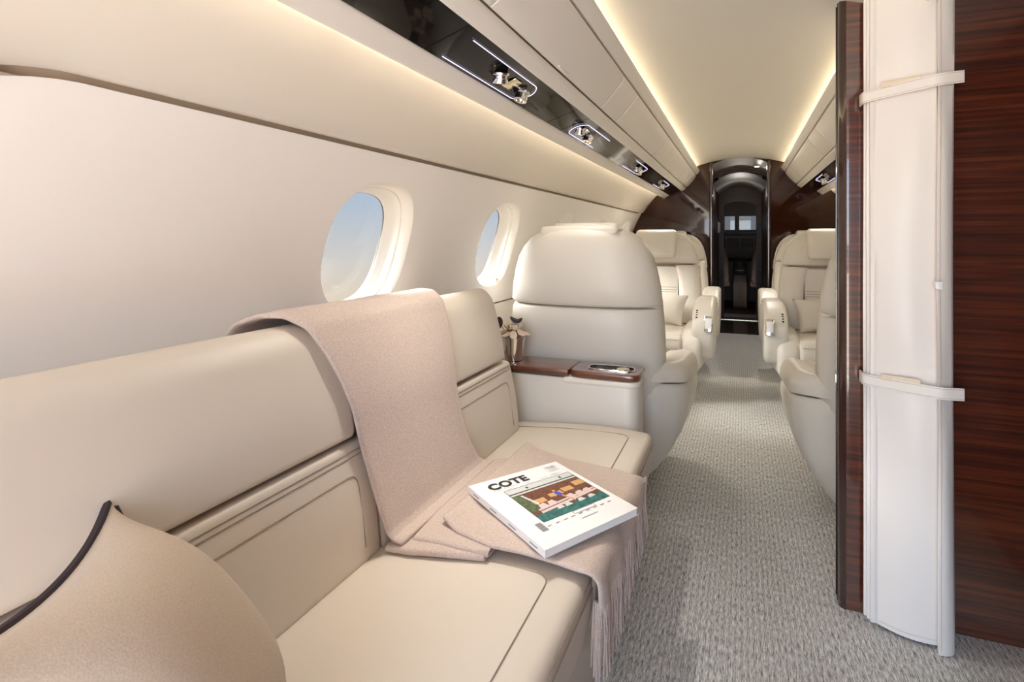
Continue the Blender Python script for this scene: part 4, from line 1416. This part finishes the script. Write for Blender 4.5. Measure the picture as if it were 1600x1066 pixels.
# ------------------------------------------------------------------ magazine
Q = [Vector((-0.616, 1.248)), Vector((-0.462, 1.478)), Vector((-0.205, 1.295)), Vector((-0.345, 1.050))]
mc = sum(Q, Vector((0, 0))) / 4
ex = ((Q[1] - Q[0]) + (Q[2] - Q[3])).normalized()     # along the title
ey = Vector((-ex.y, ex.x))
if (Q[0] - Q[3]).dot(ey) < 0:
    ey = -ey
MW = ((Q[1] - Q[0]).length + (Q[2] - Q[3]).length) / 2
MH = ((Q[0] - Q[3]).length + (Q[1] - Q[2]).length) / 2
ZM = 0.4785
root = thing('magazine', 'white fashion magazine titled COTE lying on the wool throw', 'magazine', (mc.x, mc.y, ZM - 0.018))
SK = 0.0
def MP(u, v, h=0.0):
    """cover point, u to the right of the title and v down the cover"""
    p = Q[0] * (1 - u) * (1 - v) + Q[1] * u * (1 - v) + Q[2] * u * v + Q[3] * (1 - u) * v
    return (p.x, p.y, ZM + h - 0.006 * u * (1 - u) * 0 )
b = MB(); b.loft([[MP(u, v, h) for u, v in ((0.004, 0.004), (0.992, 0.004), (0.992, 0.994), (0.004, 0.994))] for h in (-0.0155, -0.0008)]); b.build('page_block', 'pages', root, smooth=False)
for h0, h1, nm in ((-0.0008, 0.0, 'front_cover'), (-0.0165, -0.0157, 'back_cover')):
    b = MB(); b.loft([[MP(u, v, h) for u, v in ((0, 0), (1, 0), (1, 1), (0, 1))] for h in (h0, h1)]); fc = b.build(nm, 'paper', root, smooth=False)
    if nm == 'front_cover':
        FC = fc
b = MB(); b.loft([[MP(u, v, h) for u, v in ((-0.003, 0), (0.0, 0), (0.0, 1), (-0.003, 1))] for h in (-0.0165, 0.0)]); b.build('spine', 'paper', root, smooth=False)
_lay = [0.0004]
def quad(u0, v0, u1, v1, mat, name='print', pts=None):
    b = MB()
    _lay[0] += 0.00001
    pp = pts or ((u0, v0), (u1, v0), (u1, v1), (u0, v1))
    b.poly([MP(u, v, _lay[0]) for u, v in pp])
    return b.build(name, mat, FC, smooth=False)
# picture frame and photo
PU0, PV0, PU1, PV1 = 0.215, 0.235, 0.945, 0.745
quad(PU0 - 0.006, PV0 - 0.006, PU1 + 0.006, PV1 + 0.004, 'p_dark', 'picture_border')
quad(PU0, PV0, PU1, PV1, 'p_brown', 'picture')
def pq(a0, b0, a1, b1, mat, pts=None):
    f = lambda a, c: (lerp(PU0, PU1, a), lerp(PV0, PV1, c))
    return quad(0, 0, 0, 0, mat, 'picture_area', [f(*p) for p in (pts or ((a0, b0), (a1, b0), (a1, b1), (a0, b1)))])
pq(0, 0, 1, 0.13, 'p_grey'); pq(0, 0.13, 1, 0.16, 'p_dark'); pq(0, 0.16, 1, 0.20, 'p_grey')
pq(0.28, 0.04, 0.31, 0.10, 'p_dark'); pq(0.80, 0.04, 0.83, 0.10, 'p_dark')
for x0, x1, z0, z1 in ((0.14, 0.32, 0.45, 0.57), (0.40, 0.60, 0.42, 0.52), (0.62, 0.78, 0.38, 0.50), (0.84, 1.0, 0.30, 0.44)):
    pq(x0, z0, x1, z1, 'p_amber')
pq(0, 0, 0, 0, 'p_green', ((0, 0.20), (0.10, 0.20), (0.13, 0.45), (0.16, 0.66), (0.0, 0.74)))
pq(0, 0, 0, 0, 'p_grey', ((0.10, 0.24), (0.13, 0.24), (0.20, 0.56), (0.17, 0.60)))
pq(0, 0.82, 1, 1, 'p_teal')
pq(0, 0, 0, 0, 'p_pink', ((0.10, 0.70), (0.55, 0.66), (1.0, 0.62), (1.0, 0.72), (0.10, 0.82)))
pq(0, 0, 0, 0, 'p_dark', ((0.08, 0.745), (1.0, 0.655), (1.0, 0.67), (0.08, 0.765)))
for a in (0.14, 0.27, 0.56, 0.70, 0.82):
    pq(0, 0, 0, 0, 'p_pink', ((a, 0.72), (a + 0.02, 0.60), (a + 0.10, 0.58), (a + 0.13, 0.70)))
for a in (0.30, 0.42, 0.62, 0.78):
    pq(0, 0, 0, 0, 'p_grey', ((a, 0.86), (a + 0.02, 0.78), (a + 0.08, 0.77), (a + 0.11, 0.85)))
pq(0, 0, 0, 0, 'p_teal', ((0.10, 0.84), (0.30, 0.82), (0.32, 0.88), (0.10, 0.92)))
pq(0, 0, 0, 0, 'p_skin', ((0.52, 0.52), (0.55, 0.52), (0.62, 0.78), (0.60, 0.80)))
pq(0, 0, 0, 0, 'p_skin', ((0.45, 0.56), (0.50, 0.50), (0.53, 0.44), (0.50, 0.44)))
pq(0, 0, 0, 0, 'p_blue', ((0.50, 0.42), (0.54, 0.41), (0.57, 0.50), (0.55, 0.56), (0.51, 0.55), (0.49, 0.48)))
pq(0, 0, 0, 0, 'p_skin', ((0.505, 0.36), (0.535, 0.36), (0.54, 0.41), (0.50, 0.41)))
quad(0.50, 0.755, 0.74, 0.790, 'p_dark', 'caption_border'); quad(0.504, 0.759, 0.736, 0.786, 'paper', 'caption_box')
# barcode
for k in range(12):
    quad(0.125 , 0.735 + k * 0.009, 0.185, 0.735 + k * 0.009 + (0.0045 if k % 3 else 0.006), 'inkgrey', 'barcode_bar')
# lettering
def text(s, u, v, size, mat, name, bold=0.0, spacing=1.0, align='LEFT', ang=0.0, parent=None):
    cu = bpy.data.curves.new('lettering', 'FONT')
    cu.body = s
    cu.size = size
    cu.offset = bold
    cu.space_character = spacing
    cu.align_x = align
    cu.fill_mode = 'FRONT'
    to = bpy.data.objects.new('lettering', cu)
    COL.objects.link(to)
    dg = bpy.context.evaluated_depsgraph_get()
    me = bpy.data.meshes.new_from_object(to.evaluated_get(dg))
    bpy.data.objects.remove(to)
    _lay[0] += 0.00001
    ca, sa = math.cos(ang), math.sin(ang)
    for vtx in me.vertices:
        x, y = vtx.co.x * ca - vtx.co.y * sa, vtx.co.x * sa + vtx.co.y * ca
        p = Vector(MP(u + x / MW, v - y / MH, _lay[0]))
        vtx.co = p - world_loc(FC)
    me.materials.clear()
    me.materials.append(M[mat])
    o = bpy.data.objects.new(name, me)
    COL.objects.link(o)
    o.parent = FC
    return o
text('COTE', 0.130, 0.168, 0.043, 'ink', 'title_lettering', bold=0.0019, spacing=1.05)
text('MAGAZINE', 0.14, 0.196, 0.0075, 'inkgrey', 'subtitle_lettering', spacing=2.2)
for (u, v, s_) in ((0.80, 0.075, 'SPECIAL'), (0.82, 0.098, 'MODE')):
    text(s_, u, v, 0.0095, 'inkgrey', 'heading_lettering')
for k in range(3):
    quad(0.80, 0.115 + k * 0.015, 0.92, 0.120 + k * 0.015, 'p_grey', 'text_line')
for (u0, u1, v) in ((0.17, 0.22, 0.212), (0.24, 0.33, 0.212), (0.46, 0.56, 0.205), (0.63, 0.72, 0.200), (0.76, 0.84, 0.190), (0.76, 0.88, 0.202)):
    quad(u0, v, u1, v + 0.007, 'p_grey', 'text_line')
for k in range(9):
    u = 0.20 + k * 0.082
    quad(u, 0.80, u + 0.040, 0.808, 'inkgrey', 'text_line')
quad(0.50, 0.86, 0.68, 0.866, 'inkgrey', 'text_line')
for k in range(4):     # marks on the spine
    b = MB(); v = 0.08 + k * 0.25
    b.poly([MP(-0.0035, v, -0.0105), MP(-0.0035, v + 0.09, -0.0105), MP(-0.0035, v + 0.09, -0.0075), MP(-0.0035, v, -0.0075)])
    b.build('spine_print', 'inkgrey', FC, smooth=False)
